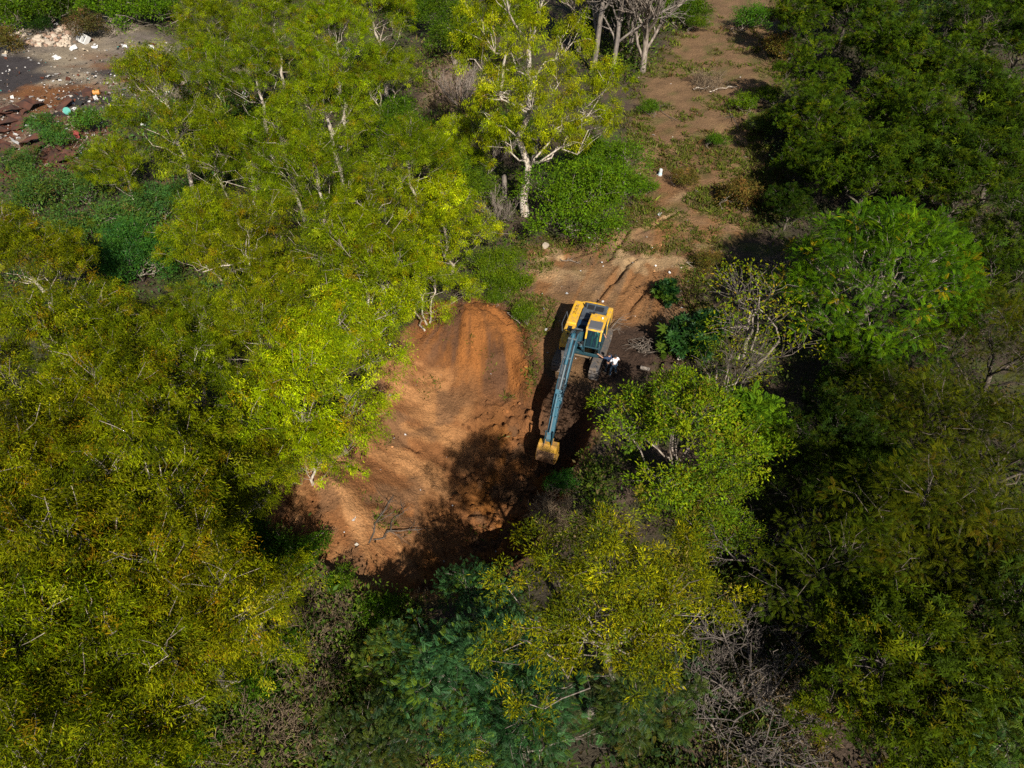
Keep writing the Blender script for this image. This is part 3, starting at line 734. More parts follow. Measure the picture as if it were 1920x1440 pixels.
# ------------------------------------------------------------------ the gums on the west side
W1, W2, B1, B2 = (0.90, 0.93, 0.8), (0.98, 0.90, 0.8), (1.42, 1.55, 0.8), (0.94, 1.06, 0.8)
GUMS = [  # px, py, kind, scale, turn, tint, label
    (300, 165, 0, 1.15, 0.3, B2, 'gum tree with forked pale stems beside the burnt tip'),
    (215, 300, 2, 0.85, 2.0, B2, 'low gum leaning over rusty scrap at the edge of the tip'),
    (470, 110, 1, 1.05, 1.2, B2, 'gum tree in front of the scattered white rubbish'),
    (620, 60, 0, 1.05, 2.2, B2, 'gum tree with bare white upper branches far back by the mound'),
    (610, 190, 1, 1.10, 4.0, B2, 'dense gum tree between the tip and the brown mound'),
    (715, 130, 3, 1.1, 0.8, B2, 'gum tree just in front of the brown mound'),
    (390, 20, 2, 1.2, 3.9, B2, 'small gum tree on the far edge of the tip'),
    (770, 290, 0, 0.92, 5.1, B2, 'gum tree beside the grey leafless sapling'),
    (590, 330, 0, 1.0, 0.0, B2, 'olive gum tree in the middle of the western grove'),
    (840, 400, 2, 1.15, 3.1, B1, 'bright gum tree next to the broken pale stump'),
    (430, 290, 3, 1.25, 3.5, W1, 'gum tree behind the blue-green scrub with leaning white stems'),
    (470, 450, 1, 0.98, 2.7, W1, 'gum tree with a long bare limb showing in its crown'),
    (660, 480, 2, 1.25, 1.4, B2, 'yellow-green gum tree above the head of the red slope'),
    (790, 520, 3, 0.95, 4.4, B1, 'lime green gum sapling at the upper lip of the dig'),
    (640, 610, 3, 1.25, 0.5, B1, 'bright gum tree spilling over the upper rim of the spoil slope'),
    (560, 730, 2, 1.30, 5.6, B1, 'brightest yellow gum overhanging the pale end of the spoil slope'),
    (480, 600, 0, 0.78, 1.9, W1, 'gum tree over the thick slanting grey trunk'),
    (370, 590, 1, 0.74, 0.9, W1, 'gum tree at the foot of the blue-green scrub'),
    (440, 850, 3, 0.95, 2.4, W2, 'shaded gum tree beneath the slanting grey trunk'),
    (30, 470, 0, 0.95, 4.8, W1, 'gum tree with drooping yellow tips at the western edge of the scrub'),
    (90, 640, 1, 1.05, 3.3, W1, 'gum tree with reddish tips below the western scrub edge'),
    (190, 760, 0, 1.02, 0.2, W2, 'gum tree with a bare twig fan on top'),
    (275, 890, 1, 1.15, 5.3, W1, 'broad gum tree with long hanging leaves beside the dark gully'),
    (50, 920, 0, 1.12, 2.9, W2, 'brownish gum tree on the western margin'),
    (150, 1060, 1, 1.18, 4.1, W2, 'rust-tinged gum tree closest to the dark gully mouth'),
    (310, 1120, 0, 1.05, 1.1, W2, 'gum tree above the tangle of grey fallen boughs'),
    (60, 1250, 0, 1.16, 5.9, W1, 'golden gum tree in the near western corner'),
    (190, 1300, 1, 1.05, 2.1, W2, 'gum tree next to the dry brown thicket'),
    (420, 1170, 3, 1.0, 0.7, (1.15, 1.1, 0.9), 'thin yellowing gum with the dry thicket showing beneath'),
    (60, 1420, 1, 1.15, 3.7, W1, 'nearest gum tree with yellow leaves at the lower western edge'),
    (150, 890, 0, 0.95, 1.6, W2, 'gum tree wedged between the broad gum and the brownish one'),
    (170, 1180, 1, 1.0, 0.6, W2, 'rust-flecked gum tree above the golden corner gum'),
    (380, 960, 2, 1.0, 2.2, W1, 'low gum leaning out over the dark gully'),
    (210, 620, 0, 0.9, 4.4, W1, 'gum tree in the shaded hollow of the western grove'),
    (540, 560, 3, 1.1, 4.9, B2, 'many-stemmed gum in the heart of the western grove'),
    (380, 420, 2, 1.1, 0.1, W1, 'short gum standing in the blue-green scrub edge'),
    (530, 250, 0, 0.95, 3.0, B2, 'slender gum tree in the upper middle of the grove'),
    (700, 380, 1, 0.9, 2.0, B2, 'gum tree with grey bark strips above the slope head'),
    (560, 830, 2, 0.75, 0.9, B1, 'small bright gum at the shaded corner of the slope'),
    (340, 680, 1, 0.85, 5.9, W1, 'gum tree with reddish twig below the shaded hollow'),
    (120, 1330, 0, 1.0, 2.9, W1, 'yellow gum tree just above the nearest one'),
    (250, 1180, 0, 0.95, 5.0, W2, 'gum tree beside the fallen grey boughs'),
    (505, 25, 1, 1.05, 2.0, B2, 'gum tree with a bare forked top behind the white rubbish'),
    (700, 0, 0, 1.1, 5.0, B2, 'gum tree at the back of the grove behind the mound'),
    (945, 25, 1, 1.0, 1.0, B2, 'gum tree directly behind the tallest one'),
    (395, 115, 3, 1.1, 5.0, B2, 'gum sapling between the forked gum and the white rubbish'),
    (860, 265, 2, 0.95, 2.5, B1, 'yellowish gum sapling below the brown mound'),
    (-70, 1080, 0, 1.1, 1.7, W1, 'gum tree cut off by the western edge of the picture'),
    (-60, 770, 1, 1.1, 0.4, W1, 'gum tree half out of view beyond the reddish-tipped one'),
]
jit = random.Random(8)
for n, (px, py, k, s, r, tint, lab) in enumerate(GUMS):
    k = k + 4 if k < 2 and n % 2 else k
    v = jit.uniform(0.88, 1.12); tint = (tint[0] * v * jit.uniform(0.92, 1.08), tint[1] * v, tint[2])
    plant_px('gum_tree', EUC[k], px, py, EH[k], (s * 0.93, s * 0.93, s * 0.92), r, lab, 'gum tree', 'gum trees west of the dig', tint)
p = at(985, 402)
plant('gum_tree', TALL, p.x, p.y, 1.0, 0.0, 'tallest gum tree with white forked trunk standing by the track', 'gum tree', tint=(1.0, 1.08, 1))

# ------------------------------------------------------------------ woods on the east side
EAST = [  # name, parts, px, py, hc, scale, turn, tint, label, category
    ('feathery_tree', JACARANDA, 1660, 512, 5.4, 1.18, 0.2, (1, 1, 1), 'large domed tree of feathery mid-green tufts', 'tree'),
    ('viney_tree', VINEY[1], 1425, 560, 4.2, 1.35, 0.3, (1.1, 1.1, 1), 'vine-hung small tree with bare mauve twigs beside the track', 'tree'),
    ('viney_tree', VINEY[0], 1285, 835, 4.4, 1.10, 1.2, (0.95, 1.12, 1), 'leafy sprawling tree next to the excavator bucket and trench', 'tree'),
    ('viney_tree', VINEY[1], 1380, 690, 3.6, 0.9, 3.2, (0.9, 0.95, 1), 'vine-covered shrub tree between the castor plant and the feathery tree', 'tree'),
    ('bright_green_tree', BRIGHT, 1420, 795, 3.3, 1.05, 0.0, (1, 1, 1), 'rounded bright green bushy tree beside the sprawling leafy tree', 'tree'),
    ('golden_tree', GOLDEN, 1150, 1115, 10.6, 0.95, 0.4, (1, 1, 1), 'spreading golden-green tree at the near end of the pit', 'tree'),
    ('tree_of_heaven', HEAVEN[0], 870, 1265, 4.5, 0.98, 0.3, (1, 1, 1), 'blue-green tree with ferny leaves beside the golden tree', 'tree'),
    ('tree_of_heaven', HEAVEN[1], 885, 1120, 3.8, 0.62, 2.3, (1, 1.05, 0.9), 'small blue-green ferny tree at the pit lip', 'tree'),
    ('tree_of_heaven', HEAVEN[1], 985, 1340, 4.4, 1.05, 4.3, (0.85, 0.9, 0.8), 'dark blue-green ferny tree under the golden tree', 'tree'),
    ('ferny_tree', GREENFERN[0], 735, 1250, 3.8, 0.62, 1.0, (1.0, 1.0, 0.8), 'green ferny tree between dry thicket and blue-green tree', 'tree'),
    ('ferny_tree', GREENFERN[0], 1215, 1320, 4.0, 0.85, 3.0, (0.6, 0.66, 0.8), 'dim green ferny tree below the golden tree', 'tree'),
    ('ferny_tree', GREENFERN[0], 1840, 1385, 4.0, 1.0, 5.0, (0.85, 1.0, 0.6), 'fresh green ferny tree in the near eastern corner', 'tree'),
    ('ferny_tree', GREENFERN[0], 690, 1405, 3.8, 0.8, 5.4, (0.6, 0.62, 0.8), 'low olive ferny tree at the bottom beside dry thicket', 'tree'),
    ('orange_tipped_tree', BROAD[1], 1690, 1235, 5.4, 1.0, 0.8, (1.15, 1.0, 0.8), 'dark tree dotted with orange seed heads', 'tree'),
    ('olive_feathery_tree', FEATHER[0], 1780, 1000, 5.4, 1.15, 0.5, (0.8, 0.8, 1), 'olive feathery tree beside the leafless grey tree', 'tree'),
    ('olive_feathery_tree', FEATHER[1], 1760, 800, 5.2, 1.0, 2.5, (0.75, 0.78, 1), 'olive feathery tree below the large domed tree', 'tree'),
    ('olive_feathery_tree', FEATHER[0], 1890, 850, 5.2, 1.1, 4.0, (0.72, 0.75, 1), 'olive feathery tree on the eastern edge of view', 'tree'),
    ('olive_feathery_tree', FEATHER[1], 1560, 1080, 4.8, 0.95, 1.3, (0.65, 0.75, 1), 'olive feathery tree in front of the leafless grey tree', 'tree'),
    ('olive_feathery_tree', FEATHER[0], 1880, 660, 5.2, 1.1, 3.3, (0.72, 0.70, 0.8), 'brownish feathery tree just east of the large domed tree', 'tree'),
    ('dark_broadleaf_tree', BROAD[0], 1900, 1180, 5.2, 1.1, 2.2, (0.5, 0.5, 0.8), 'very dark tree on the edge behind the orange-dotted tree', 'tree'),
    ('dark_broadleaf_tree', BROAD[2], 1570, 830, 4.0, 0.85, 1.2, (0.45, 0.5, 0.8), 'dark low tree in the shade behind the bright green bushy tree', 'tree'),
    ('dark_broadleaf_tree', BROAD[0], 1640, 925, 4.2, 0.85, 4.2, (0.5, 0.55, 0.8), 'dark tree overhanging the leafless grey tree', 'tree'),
    ('dark_broadleaf_tree', BROAD[0], 1510, 115, 5.2, 1.05, 0.2, (1.15, 1.2, 1), 'broad-leaved tree casting shade on the far end of the track', 'tree'),
    ('dark_broadleaf_tree', BROAD[1], 1535, 220, 5.4, 0.95, 1.7, (1.05, 1.1, 1), 'broad-leaved tree beside the shaded bend of the track', 'tree'),
    ('dark_broadleaf_tree', BROAD[2], 1640, 310, 5.2, 1.15, 3.7, (1, 1.05, 1), 'broad-leaved tree behind the large domed tree', 'tree'),
    ('dark_broadleaf_tree', BROAD[1], 1700, 95, 5.4, 1.15, 2.9, (1.1, 1.15, 1), 'broad-leaved tree with a few yellow sprays far up the wood', 'tree'),
    ('dark_broadleaf_tree', BROAD[0], 1720, 220, 5.2, 1.1, 5.2, (1.05, 1.1, 1), 'broad-leaved tree in the middle of the eastern wood', 'tree'),
    ('dark_broadleaf_tree', BROAD[2], 1850, 180, 5.2, 1.25, 0.9, (0.95, 1, 1), 'broad-leaved tree by the far eastern edge of the wood', 'tree'),
    ('dark_broadleaf_tree', BROAD[1], 1830, 310, 5.4, 1.15, 4.6, (0.9, 0.95, 1), 'broad-leaved tree next to the domed tree on its far side', 'tree'),
    ('dark_broadleaf_tree', BROAD[0], 1900, 430, 5.2, 1.15, 1.5, (0.75, 0.8, 1), 'shadowy broad-leaved tree east of the domed tree', 'tree'),
    ('dark_broadleaf_tree', BROAD[0], 1820, 45, 5.2, 1.2, 3.0, (1.0, 1.1, 1), 'broad-leaved tree at the far back of the eastern wood', 'tree'),
    ('dark_broadleaf_tree', BROAD[2], 1930, 70, 5.2, 1.2, 2.0, (0.9, 1.0, 1), 'broad-leaved tree filling the far eastern corner', 'tree'),
    ('dark_broadleaf_tree', BROAD[1], 1500, 300, 4.0, 0.6, 0.6, (0.9, 1.0, 1), 'small dark tree in the deep shade along the track', 'tree'),
    ('dark_broadleaf_tree', BROAD[2], 1600, -10, 5.2, 1.2, 5.5, (1.1, 1.2, 1.4), 'broad-leaved tree behind the far end of the track', 'tree'),
    ('blue_green_tree', HEAVEN[0], 1740, 15, 4.5, 1.0, 1.0, (1, 0.85, 0.7), 'blue-green tree among the far broad-leaved trees', 'tree'),
    ('dark_broadleaf_tree', BROAD[1], 1660, 180, 5.4, 0.9, 0.3, (1.1, 1.15, 1), 'rounded broad-leaved tree one row back from the track bend', 'tree'),
    ('dark_broadleaf_tree', BROAD[2], 1770, 260, 5.0, 1.0, 1.3, (1.0, 1.05, 1), 'broad-leaved tree set in a dip of the eastern wood', 'tree'),
    ('dark_broadleaf_tree', BROAD[0], 1870, 520, 5.0, 1.0, 2.9, (0.8, 0.85, 1), 'olive broad-leaved tree pressed against the domed tree', 'tree'),
    ('dark_broadleaf_tree', BROAD[2], 1500, 30, 5.0, 1.0, 4.9, (1.1, 1.1, 1), 'broad-leaved tree beside the brownish dry bush', 'tree'),
    ('olive_feathery_tree', FEATHER[1], 1660, 760, 4.8, 0.85, 5.1, (0.6, 0.66, 1), 'shaded feathery tree tucked under the domed tree', 'tree'),
    ('olive_feathery_tree', FEATHER[1], 1900, 1020, 5.2, 1.05, 0.2, (0.75, 0.75, 1), 'olive feathery tree against the eastern edge below the brownish one', 'tree'),
    ('dark_broadleaf_tree', BROAD[0], 1510, 215, 4.6, 0.72, 2.0, (1.1, 1.15, 1), 'young broad-leaved tree leaning over the shaded track bend', 'tree'),
    ('dark_broadleaf_tree', BROAD[2], 1545, 330, 4.6, 0.8, 5.0, (0.85, 0.9, 1), 'broad-leaved tree in deep shade above the domed tree', 'tree'),
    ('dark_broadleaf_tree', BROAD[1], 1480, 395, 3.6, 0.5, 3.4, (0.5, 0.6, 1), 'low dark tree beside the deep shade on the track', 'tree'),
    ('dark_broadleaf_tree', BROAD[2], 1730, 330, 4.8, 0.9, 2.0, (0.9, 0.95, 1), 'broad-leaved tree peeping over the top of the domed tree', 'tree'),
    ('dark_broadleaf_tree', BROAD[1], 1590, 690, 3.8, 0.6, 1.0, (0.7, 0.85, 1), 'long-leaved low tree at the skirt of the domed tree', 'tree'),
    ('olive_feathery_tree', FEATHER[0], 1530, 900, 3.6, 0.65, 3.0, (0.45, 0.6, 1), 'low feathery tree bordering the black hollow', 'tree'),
    ('olive_feathery_tree', FEATHER[1], 1660, 1060, 4.6, 0.9, 4.0, (0.7, 0.75, 1), 'olive feathery tree between the leafless grey tree and the orange-dotted one', 'tree'),
    ('viney_tree', VINEY[0], 1330, 960, 3.6, 0.72, 4.0, (0.75, 0.9, 1), 'smaller sprawling tree between the leafy one and the golden one', 'tree'),
    ('dark_broadleaf_tree', BROAD[1], 1640, 60, 5.2, 1.0, 0.1, (1.1, 1.15, 1), 'broad-leaved tree on the far slope next to the blue-green one', 'tree'),
    ('dark_broadleaf_tree', BROAD[0], 1780, 120, 5.2, 1.05, 1.1, (1.0, 1.1, 1), 'broad-leaved tree in the second row of the far wood', 'tree'),
    ('dark_broadleaf_tree', BROAD[2], 1900, 260, 5.2, 1.1, 2.1, (0.9, 0.95, 1), 'broad-leaved tree at the edge under the far eastern corner', 'tree'),
    ('dark_broadleaf_tree', BROAD[1], 1890, -10, 5.4, 1.2, 3.1, (1.0, 1.1, 1), 'broad-leaved tree on the topmost row of the far wood', 'tree'),
    ('dark_broadleaf_tree', BROAD[0], 1680, -45, 5.4, 1.3, 4.1, (1.0, 1.1, 1), 'broad-leaved tree whose crown meets the top edge', 'tree'),
    ('dark_broadleaf_tree', BROAD[2], 1780, -45, 5.4, 1.3, 5.1, (1.0, 1.1, 1), 'broad-leaved tree behind the topmost row', 'tree'),
    ('dark_broadleaf_tree', BROAD[0], 1540, -40, 5.4, 1.2, 0.7, (0.9, 1.0, 1), 'broad-leaved tree closing the far end of the track', 'tree'),
    ('dark_broadleaf_tree', BROAD[2], 1470, 235, 3.4, 0.5, 0.7, (0.9, 1.0, 1), 'stunted broad-leaved tree right at the track bend', 'tree'),
    ('leafy_bush_tree', BIGBUSH, 1125, 305, 2.2, 1.2, 3.6, (0.9, 0.95, 1), 'green thicket rising behind the big rounded bush', 'bush'),
    ('leafy_bush_tree', BIGBUSH, 1250, -5, 2.2, 1.3, 1.0, (0.8, 0.8, 1), 'wide green thicket behind the shaggy dead tree', 'bush'),
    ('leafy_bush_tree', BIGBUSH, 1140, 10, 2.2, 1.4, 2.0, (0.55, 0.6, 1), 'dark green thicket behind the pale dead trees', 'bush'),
    ('leafy_bush_tree', BIGBUSH, 830, 30, 2.2, 1.4, 3.0, (0.75, 0.75, 1), 'green thicket behind the brown mound', 'bush'),
    ('leafy_bush_tree', BIGBUSH, 960, 250, 2.2, 0.9, 4.0, (0.8, 0.85, 1), 'leafy thicket under the tallest gum on its shaded side', 'bush'),
    ('leafy_bush_tree', BIGBUSH, 870, 340, 2.2, 1.0, 5.0, (1.0, 0.9, 1), 'yellow-green thicket beside the broken stump', 'bush'),
    ('leafy_bush_tree', BIGBUSH, 930, 500, 2.0, 0.7, 0.5, (1.2, 1.0, 1), 'pale green thicket at the head of the red slope', 'bush'),
    ('leafy_bush_tree', BIGBUSH, 740, 230, 2.2, 1.1, 1.5, (0.7, 0.75, 1), 'shaded thicket in the gap below the mound', 'bush'),
    ('leafy_bush_tree', BIGBUSH, 250, 470, 2.2, 1.0, 2.5, (0.5, 0.8, 3), 'bluish thicket at the shaded foot of the western scrub', 'bush'),
    ('leafy_bush_tree', BIGBUSH, 1095, 368, 2.2, 1.45, 0.5, (1, 1, 1), 'big rounded green bush at the foot of the tallest gum', 'bush'),
]
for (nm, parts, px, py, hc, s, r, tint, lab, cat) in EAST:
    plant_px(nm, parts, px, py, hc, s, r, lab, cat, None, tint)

# ------------------------------------------------------------------ low growth: single shrubs
SHRUBS = [  # name, parts, px, py, scale, turn, tint, label, category
    ('leafy_bush', BUSH2, 1195, 350, 0.95, 0.2, (0.9, 1, 1), 'small green bush at the track edge beside the big rounded bush', 'bush'),
    ('leafy_bush', BUSH, 1150, 420, 0.55, 1.2, (1, 1, 1), 'lowest green tuft spilling from the big rounded bush', 'bush'),
    ('castor_plant', CASTOR, 1290, 640, 1.25, 0.4, (1, 1, 1), 'castor plant with star-shaped blue-green leaves beside the dark earth', 'plant'),
    ('castor_plant', CASTOR, 1250, 545, 0.75, 2.4, (0.9, 1, 1), 'small castor plant in the tree shade on the track', 'plant'),
    ('castor_plant', CASTOR, 1335, 610, 1.0, 4.4, (0.8, 0.9, 1), 'castor plant half hidden behind the star-leaved one', 'plant'),
    ('leafy_bush', BUSH2, 1405, 35, 1.7, 0.9, (0.75, 1, 2.0), 'lush green bush in the middle of the far track end', 'bush'),
    ('leafy_bush', BUSH, 1300, 20, 1.9, 2.9, (0.8, 0.75, 1), 'dull green bush behind the leafless trees', 'bush'),
    ('leafy_bush', BUSH, 1310, 45, 1.2, 0.7, (0.9, 0.8, 1), 'lower green bush in front of the dull green one', 'bush'),
    ('rust_bush', RUST, 1465, 90, 1.7, 0.9, (1, 1, 1), 'brownish dry bush against the broad-leaved wood', 'bush'),
    ('leafy_bush', BUSH, 1395, 190, 1.1, 3.9, (1.1, 1, 1), 'pair-crowned yellow-green bush at the bend of the track', 'bush'),
    ('leafy_bush', BUSH2, 1440, 180, 0.9, 1.9, (1, 0.95, 1), 'bushy plant between track bend and shaded wood', 'bush'),
    ('blue_bush', BLUE, 1430, 230, 1.1, 0.3, (1.6, 1.2, 1), 'pale-leaved felled greenery heaped at the track bend', 'bush'),
    ('leafy_bush', BUSH, 1345, 265, 0.8, 0.3, (0.7, 0.8, 1), 'dark green bush where the shade meets the track', 'bush'),
    ('rust_bush', RUST, 1285, 335, 1.0, 1.3, (0.9, 1, 1), 'rust-brown weedy bush close to the white container', 'bush'),
    ('rust_bush', RUST, 1385, 365, 1.4, 3.3, (0.9, 0.9, 1), 'dry reddish scrub clump in front of the deep shade', 'bush'),
    ('rust_bush', RUST, 1330, 490, 0.9, 5.3, (0.9, 1, 1), 'dry orange bush beside the vine-hung tree', 'bush'),
    ('leafy_bush', BUSH, 1215, 200, 0.9, 4.3, (0.8, 0.85, 1), 'weedy green clump beneath the tallest gum crown', 'bush'),
    ('leafy_bush', BUSH2, 950, 530, 1.0, 0.3, (1.1, 0.95, 1), 'pale green bush behind the head of the red slope', 'bush'),
    ('leafy_bush', BUSH, 985, 585, 0.75, 2.1, (1.1, 0.95, 1), 'grassy bush just behind the excavator', 'bush'),
    ('leafy_bush', BUSH, 925, 560, 0.6, 4.1, (1, 0.9, 1), 'small bush on the lip of the red slope', 'bush'),
    ('leafy_bush', BUSH2, 560, 1040, 0.85, 0.7, (0.6, 0.75, 1), 'deep green bush at the low end of the spoil slope', 'bush'),
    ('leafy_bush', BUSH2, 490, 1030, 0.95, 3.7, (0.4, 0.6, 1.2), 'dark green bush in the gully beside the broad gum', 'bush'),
    ('leafy_bush', BUSH, 640, 1090, 0.6, 1.7, (0.8, 0.8, 1), 'scraggy bush below the dry twigs of the slope', 'bush'),
    ('leafy_bush', BUSH2, 720, 1160, 0.8, 2.7, (0.7, 0.8, 1), 'vine-like green bush in front of the dark hollow', 'bush'),
    ('leafy_bush', BUSH2, 320, 1400, 0.95, 0.1, (0.6, 0.8, 1), 'clear green bush under the gums at the bottom edge', 'bush'),
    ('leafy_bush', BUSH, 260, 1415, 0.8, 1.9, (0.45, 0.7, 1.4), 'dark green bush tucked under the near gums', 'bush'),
    ('leafy_bush', BUSH, 480, 1300, 0.8, 4.9, (0.7, 0.8, 1), 'green bush within the dry thicket', 'bush'),
    ('leafy_bush', BUSH, 545, 1210, 0.7, 3.0, (0.6, 0.75, 1), 'green bush at the top of the dry thicket', 'bush'),
    ('leafy_bush', BUSH2, 1060, 905, 0.55, 3.0, (0.5, 0.9, 3.0), 'bluish small bush on the near lip of the trench', 'bush'),
    ('yellow_bush', BUSH, 865, 1385, 0.9, 3.3, (2.6, 1.5, 1.0), 'vivid yellow-leaved bush among blue-green fronds', 'bush'),
    ('blue_bush', BLUE, 40, 300, 1.2, 0.3, (1, 1, 1), 'blue-green bush below the rusty scrap on the western edge', 'bush'),
    ('blue_bush', BLUE2, 75, 235, 1.3, 1.3, (0.9, 1.1, 1.1), 'upright blue-green bush growing amid the scrap', 'bush'),
    ('blue_bush', BLUE2, 105, 258, 1.3, 2.3, (0.9, 1.1, 1), 'blue-green bush between scrap and red litter', 'bush'),
    ('blue_bush', BLUE2, 165, 225, 1.4, 4.3, (1.1, 1.25, 0.8), 'grass-topped green bush beside the orange drum', 'bush'),
    ('blue_bush', BLUE, 150, 345, 1.6, 3.3, (1, 1, 1), 'wide blue-green bush beneath the forked pale stems', 'bush'),
    ('blue_bush', BLUE, 60, 360, 1.6, 5.3, (1, 1, 1), 'blue-green bush at the western end of the scrub', 'bush'),
    ('blue_bush', BLUE, 240, 400, 1.6, 0.9, (1, 1.1, 1.1), 'densest teal bush in the western scrub', 'bush'),
    ('blue_bush', BLUE, 130, 430, 1.6, 1.9, (0.9, 0.95, 1), 'faded bush in the middle of the western scrub', 'bush'),
    ('blue_bush', BLUE, 310, 370, 1.5, 2.9, (0.8, 1.0, 1.1), 'teal bush below the leaning white stems', 'bush'),
    ('blue_bush', BLUE, 190, 480, 1.5, 3.9, (0.8, 0.9, 1), 'bush at the shaded foot of the western scrub', 'bush'),
    ('rust_bush', RUST, 10, 75, 1.6, 0.5, (0.8, 0.9, 1), 'brown dry bush against the pale rubble heap', 'bush'),
    ('rust_bush', RUST, 160, 48, 1.9, 2.5, (0.55, 0.6, 1), 'brown thorny bush above the white shell', 'bush'),
    ('leafy_bush', BUSH2, 30, 25, 2.4, 0.6, (0.75, 0.75, 1), 'green bush behind the rubble on the western edge', 'bush'),
    ('leafy_bush', BUSH2, 95, 15, 2.2, 1.6, (0.55, 0.55, 1), 'olive bush directly above the pale rubble', 'bush'),
    ('leafy_bush', BUSH2, 190, 12, 2.4, 2.6, (0.95, 1, 1), 'bright bush behind the brown thorny one', 'bush'),
    ('leafy_bush', BUSH2, 285, 15, 2.4, 3.6, (0.9, 0.95, 1), 'bright green bush on the skyline side of the tip', 'bush'),
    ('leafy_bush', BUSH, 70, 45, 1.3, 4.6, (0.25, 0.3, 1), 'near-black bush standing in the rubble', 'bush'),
    ('leafy_bush', BUSH2, 850, 75, 1.9, 5.6, (0.7, 0.65, 1), 'reddish-green bush on top of the brown mound', 'bush'),
    ('leafy_bush', BUSH2, 760, 20, 2.2, 0.8, (0.6, 0.65, 1), 'green thicket bush behind the brown mound', 'bush'),
    ('grey_brush', GREYBR, 905, 290, 1.35, 0.1, (1, 1, 1), 'grey leafless sapling with upswept twigs', 'sapling'),
    ('grey_brush', GREYBR, 935, 395, 0.75, 2.1, (1, 1, 1), 'grey dead shrub around the broken pale stump', 'shrub'),
    ('grey_brush', GREYBR, 860, 165, 1.2, 4.1, (0.8, 0.8, 0.8), 'bare grey twigs at the shaded foot of the brown mound', 'shrub'),
    ('grey_brush', GREYBR, 565, 865, 0.5, 1.0, (1, 1, 1), 'grey dead shrub at the rim under the brightest gum', 'shrub'),
    ('bare_shrub', SNAG[1], 1440, 1290, 1.5, 0.4, (1, 1, 1), 'grey leafless shrub spreading beside the orange-dotted tree', 'shrub'),
    ('bare_shrub', SNAG[0], 1370, 1215, 1.0, 2.4, (1, 1, 1), 'leafless twiggy shrub in the dark below the golden tree', 'shrub'),
    ('bare_shrub', SNAG[0], 1390, 1370, 1.3, 3.9, (1, 1, 1), 'leafless shrub nearest the bottom edge', 'shrub'),
    ('bare_tree', SNAG[0], 1510, 985, 1.6, 5.0, (1, 1, 1), 'leafless grey tree over the black hollow', 'tree'),
    ('bare_shrub', SNAG[1], 1480, 500, 1.0, 0.9, (1, 1, 1), 'bare arching twigs behind the vine-hung tree', 'shrub'),
    ('bare_shrub', SNAG[1], 350, 1160, 0.9, 1.4, (1, 1, 1), 'tangle of grey fallen boughs under the thin gum', 'shrub'),
    ('dry_brush', BRUSH[0], 600, 1245, 1.2, 0.4, (1, 1, 1), 'reddish-brown dead thicket in its densest part', 'brush'),
    ('dry_brush', BRUSH[1], 560, 1330, 1.3, 1.4, (1, 1, 1), 'brown dead thicket below the densest part', 'brush'),
    ('dry_brush', BRUSH[0], 480, 1380, 1.3, 2.4, (1, 1, 1), 'brown dead thicket beside the clear green bush', 'brush'),
    ('dry_brush', BRUSH[1], 620, 1400, 1.3, 3.4, (1, 1, 1), 'brown dead thicket at the bottom edge', 'brush'),
    ('dry_brush', BRUSH[0], 545, 1150, 1.1, 4.4, (1, 1, 1), 'small dead thicket under the thin yellowing gum', 'brush'),
    ('dry_brush', BRUSH[1], 640, 1150, 1.0, 5.4, (1, 1, 1), 'dead brown twigs between slope end and ferny tree', 'brush'),
    ('dry_brush', BRUSH[0], 1045, 965, 1.0, 5.0, (1, 1, 1), 'dry brush on the near lip of the trench', 'brush'),
    ('brush_pile', BRUSH[1], 1325, 148, 1.9, 0.3, (1, 1, 1), 'heap of cut dead branches on the far track', 'brush pile'),
]
for (nm, parts, px, py, s, r, tint, lab, cat) in SHRUBS:
    hc = {'leafy_bush': 0.9, 'blue_bush': 0.9, 'rust_bush': 0.8, 'castor_plant': 0.9, 'yellow_bush': 3.2, 'grey_brush': 1.4, 'bare_tree': 2.0, 'bare_shrub': 1.4}.get(nm, 0.5)
    plant_px(nm, parts, px, py, hc, s, r, lab, cat, None, tint)
for (px, py, k, s, r, lab) in [(1112, 135, 0, 1.0, 0.4, 'leafless pale dead tree nearest the tallest gum'), (1148, 142, 1, 1.0, 2.6, 'leafless pale dead tree in the middle of three'),
                               (1205, 134, 2, 1.0, 1.0, 'leafless dark-trunked dead tree shaggy with grey twigs beside the track')]:
    p = at(px, py)
    plant('dead_tree', DEAD[k], p.x, p.y, s, r, lab, 'dead tree', 'dead trees by the far track')
for px, py, s_, r, lab in [(1085, 95, 0.8, 5.0, 'thin grey dead tree between the tallest gum and the pale dead trees'), (1180, 95, 0.85, 1.9, 'grey dead tree just behind the dark shaggy one')]:
    p = at(px, py)
    plant('dead_tree', DEAD[2], p.x, p.y, s_, r, lab, 'dead tree', 'dead trees by the far track')
p = at(1090, 40)
plant('dead_tree', DEAD[0], p.x, p.y, 0.95, 3.3, 'grey dead tree standing furthest back behind the pale ones', 'dead tree', 'dead trees by the far track')

# ------------------------------------------------------------------ undergrowth and weeds nobody could count
def scatter_px(rng, n, x0, x1, y0, y1):
    px = rng.uniform(x0, x1, n); py = rng.uniform(y0, y1, n)
    c, s = math.cos(PITCH), math.sin(PITCH)
    xc, yc = (px - 960) / FPX, (720 - py) / FPX
    t = CAM_H / (s - yc * c)
    return xc * t, (c + yc * s) * t

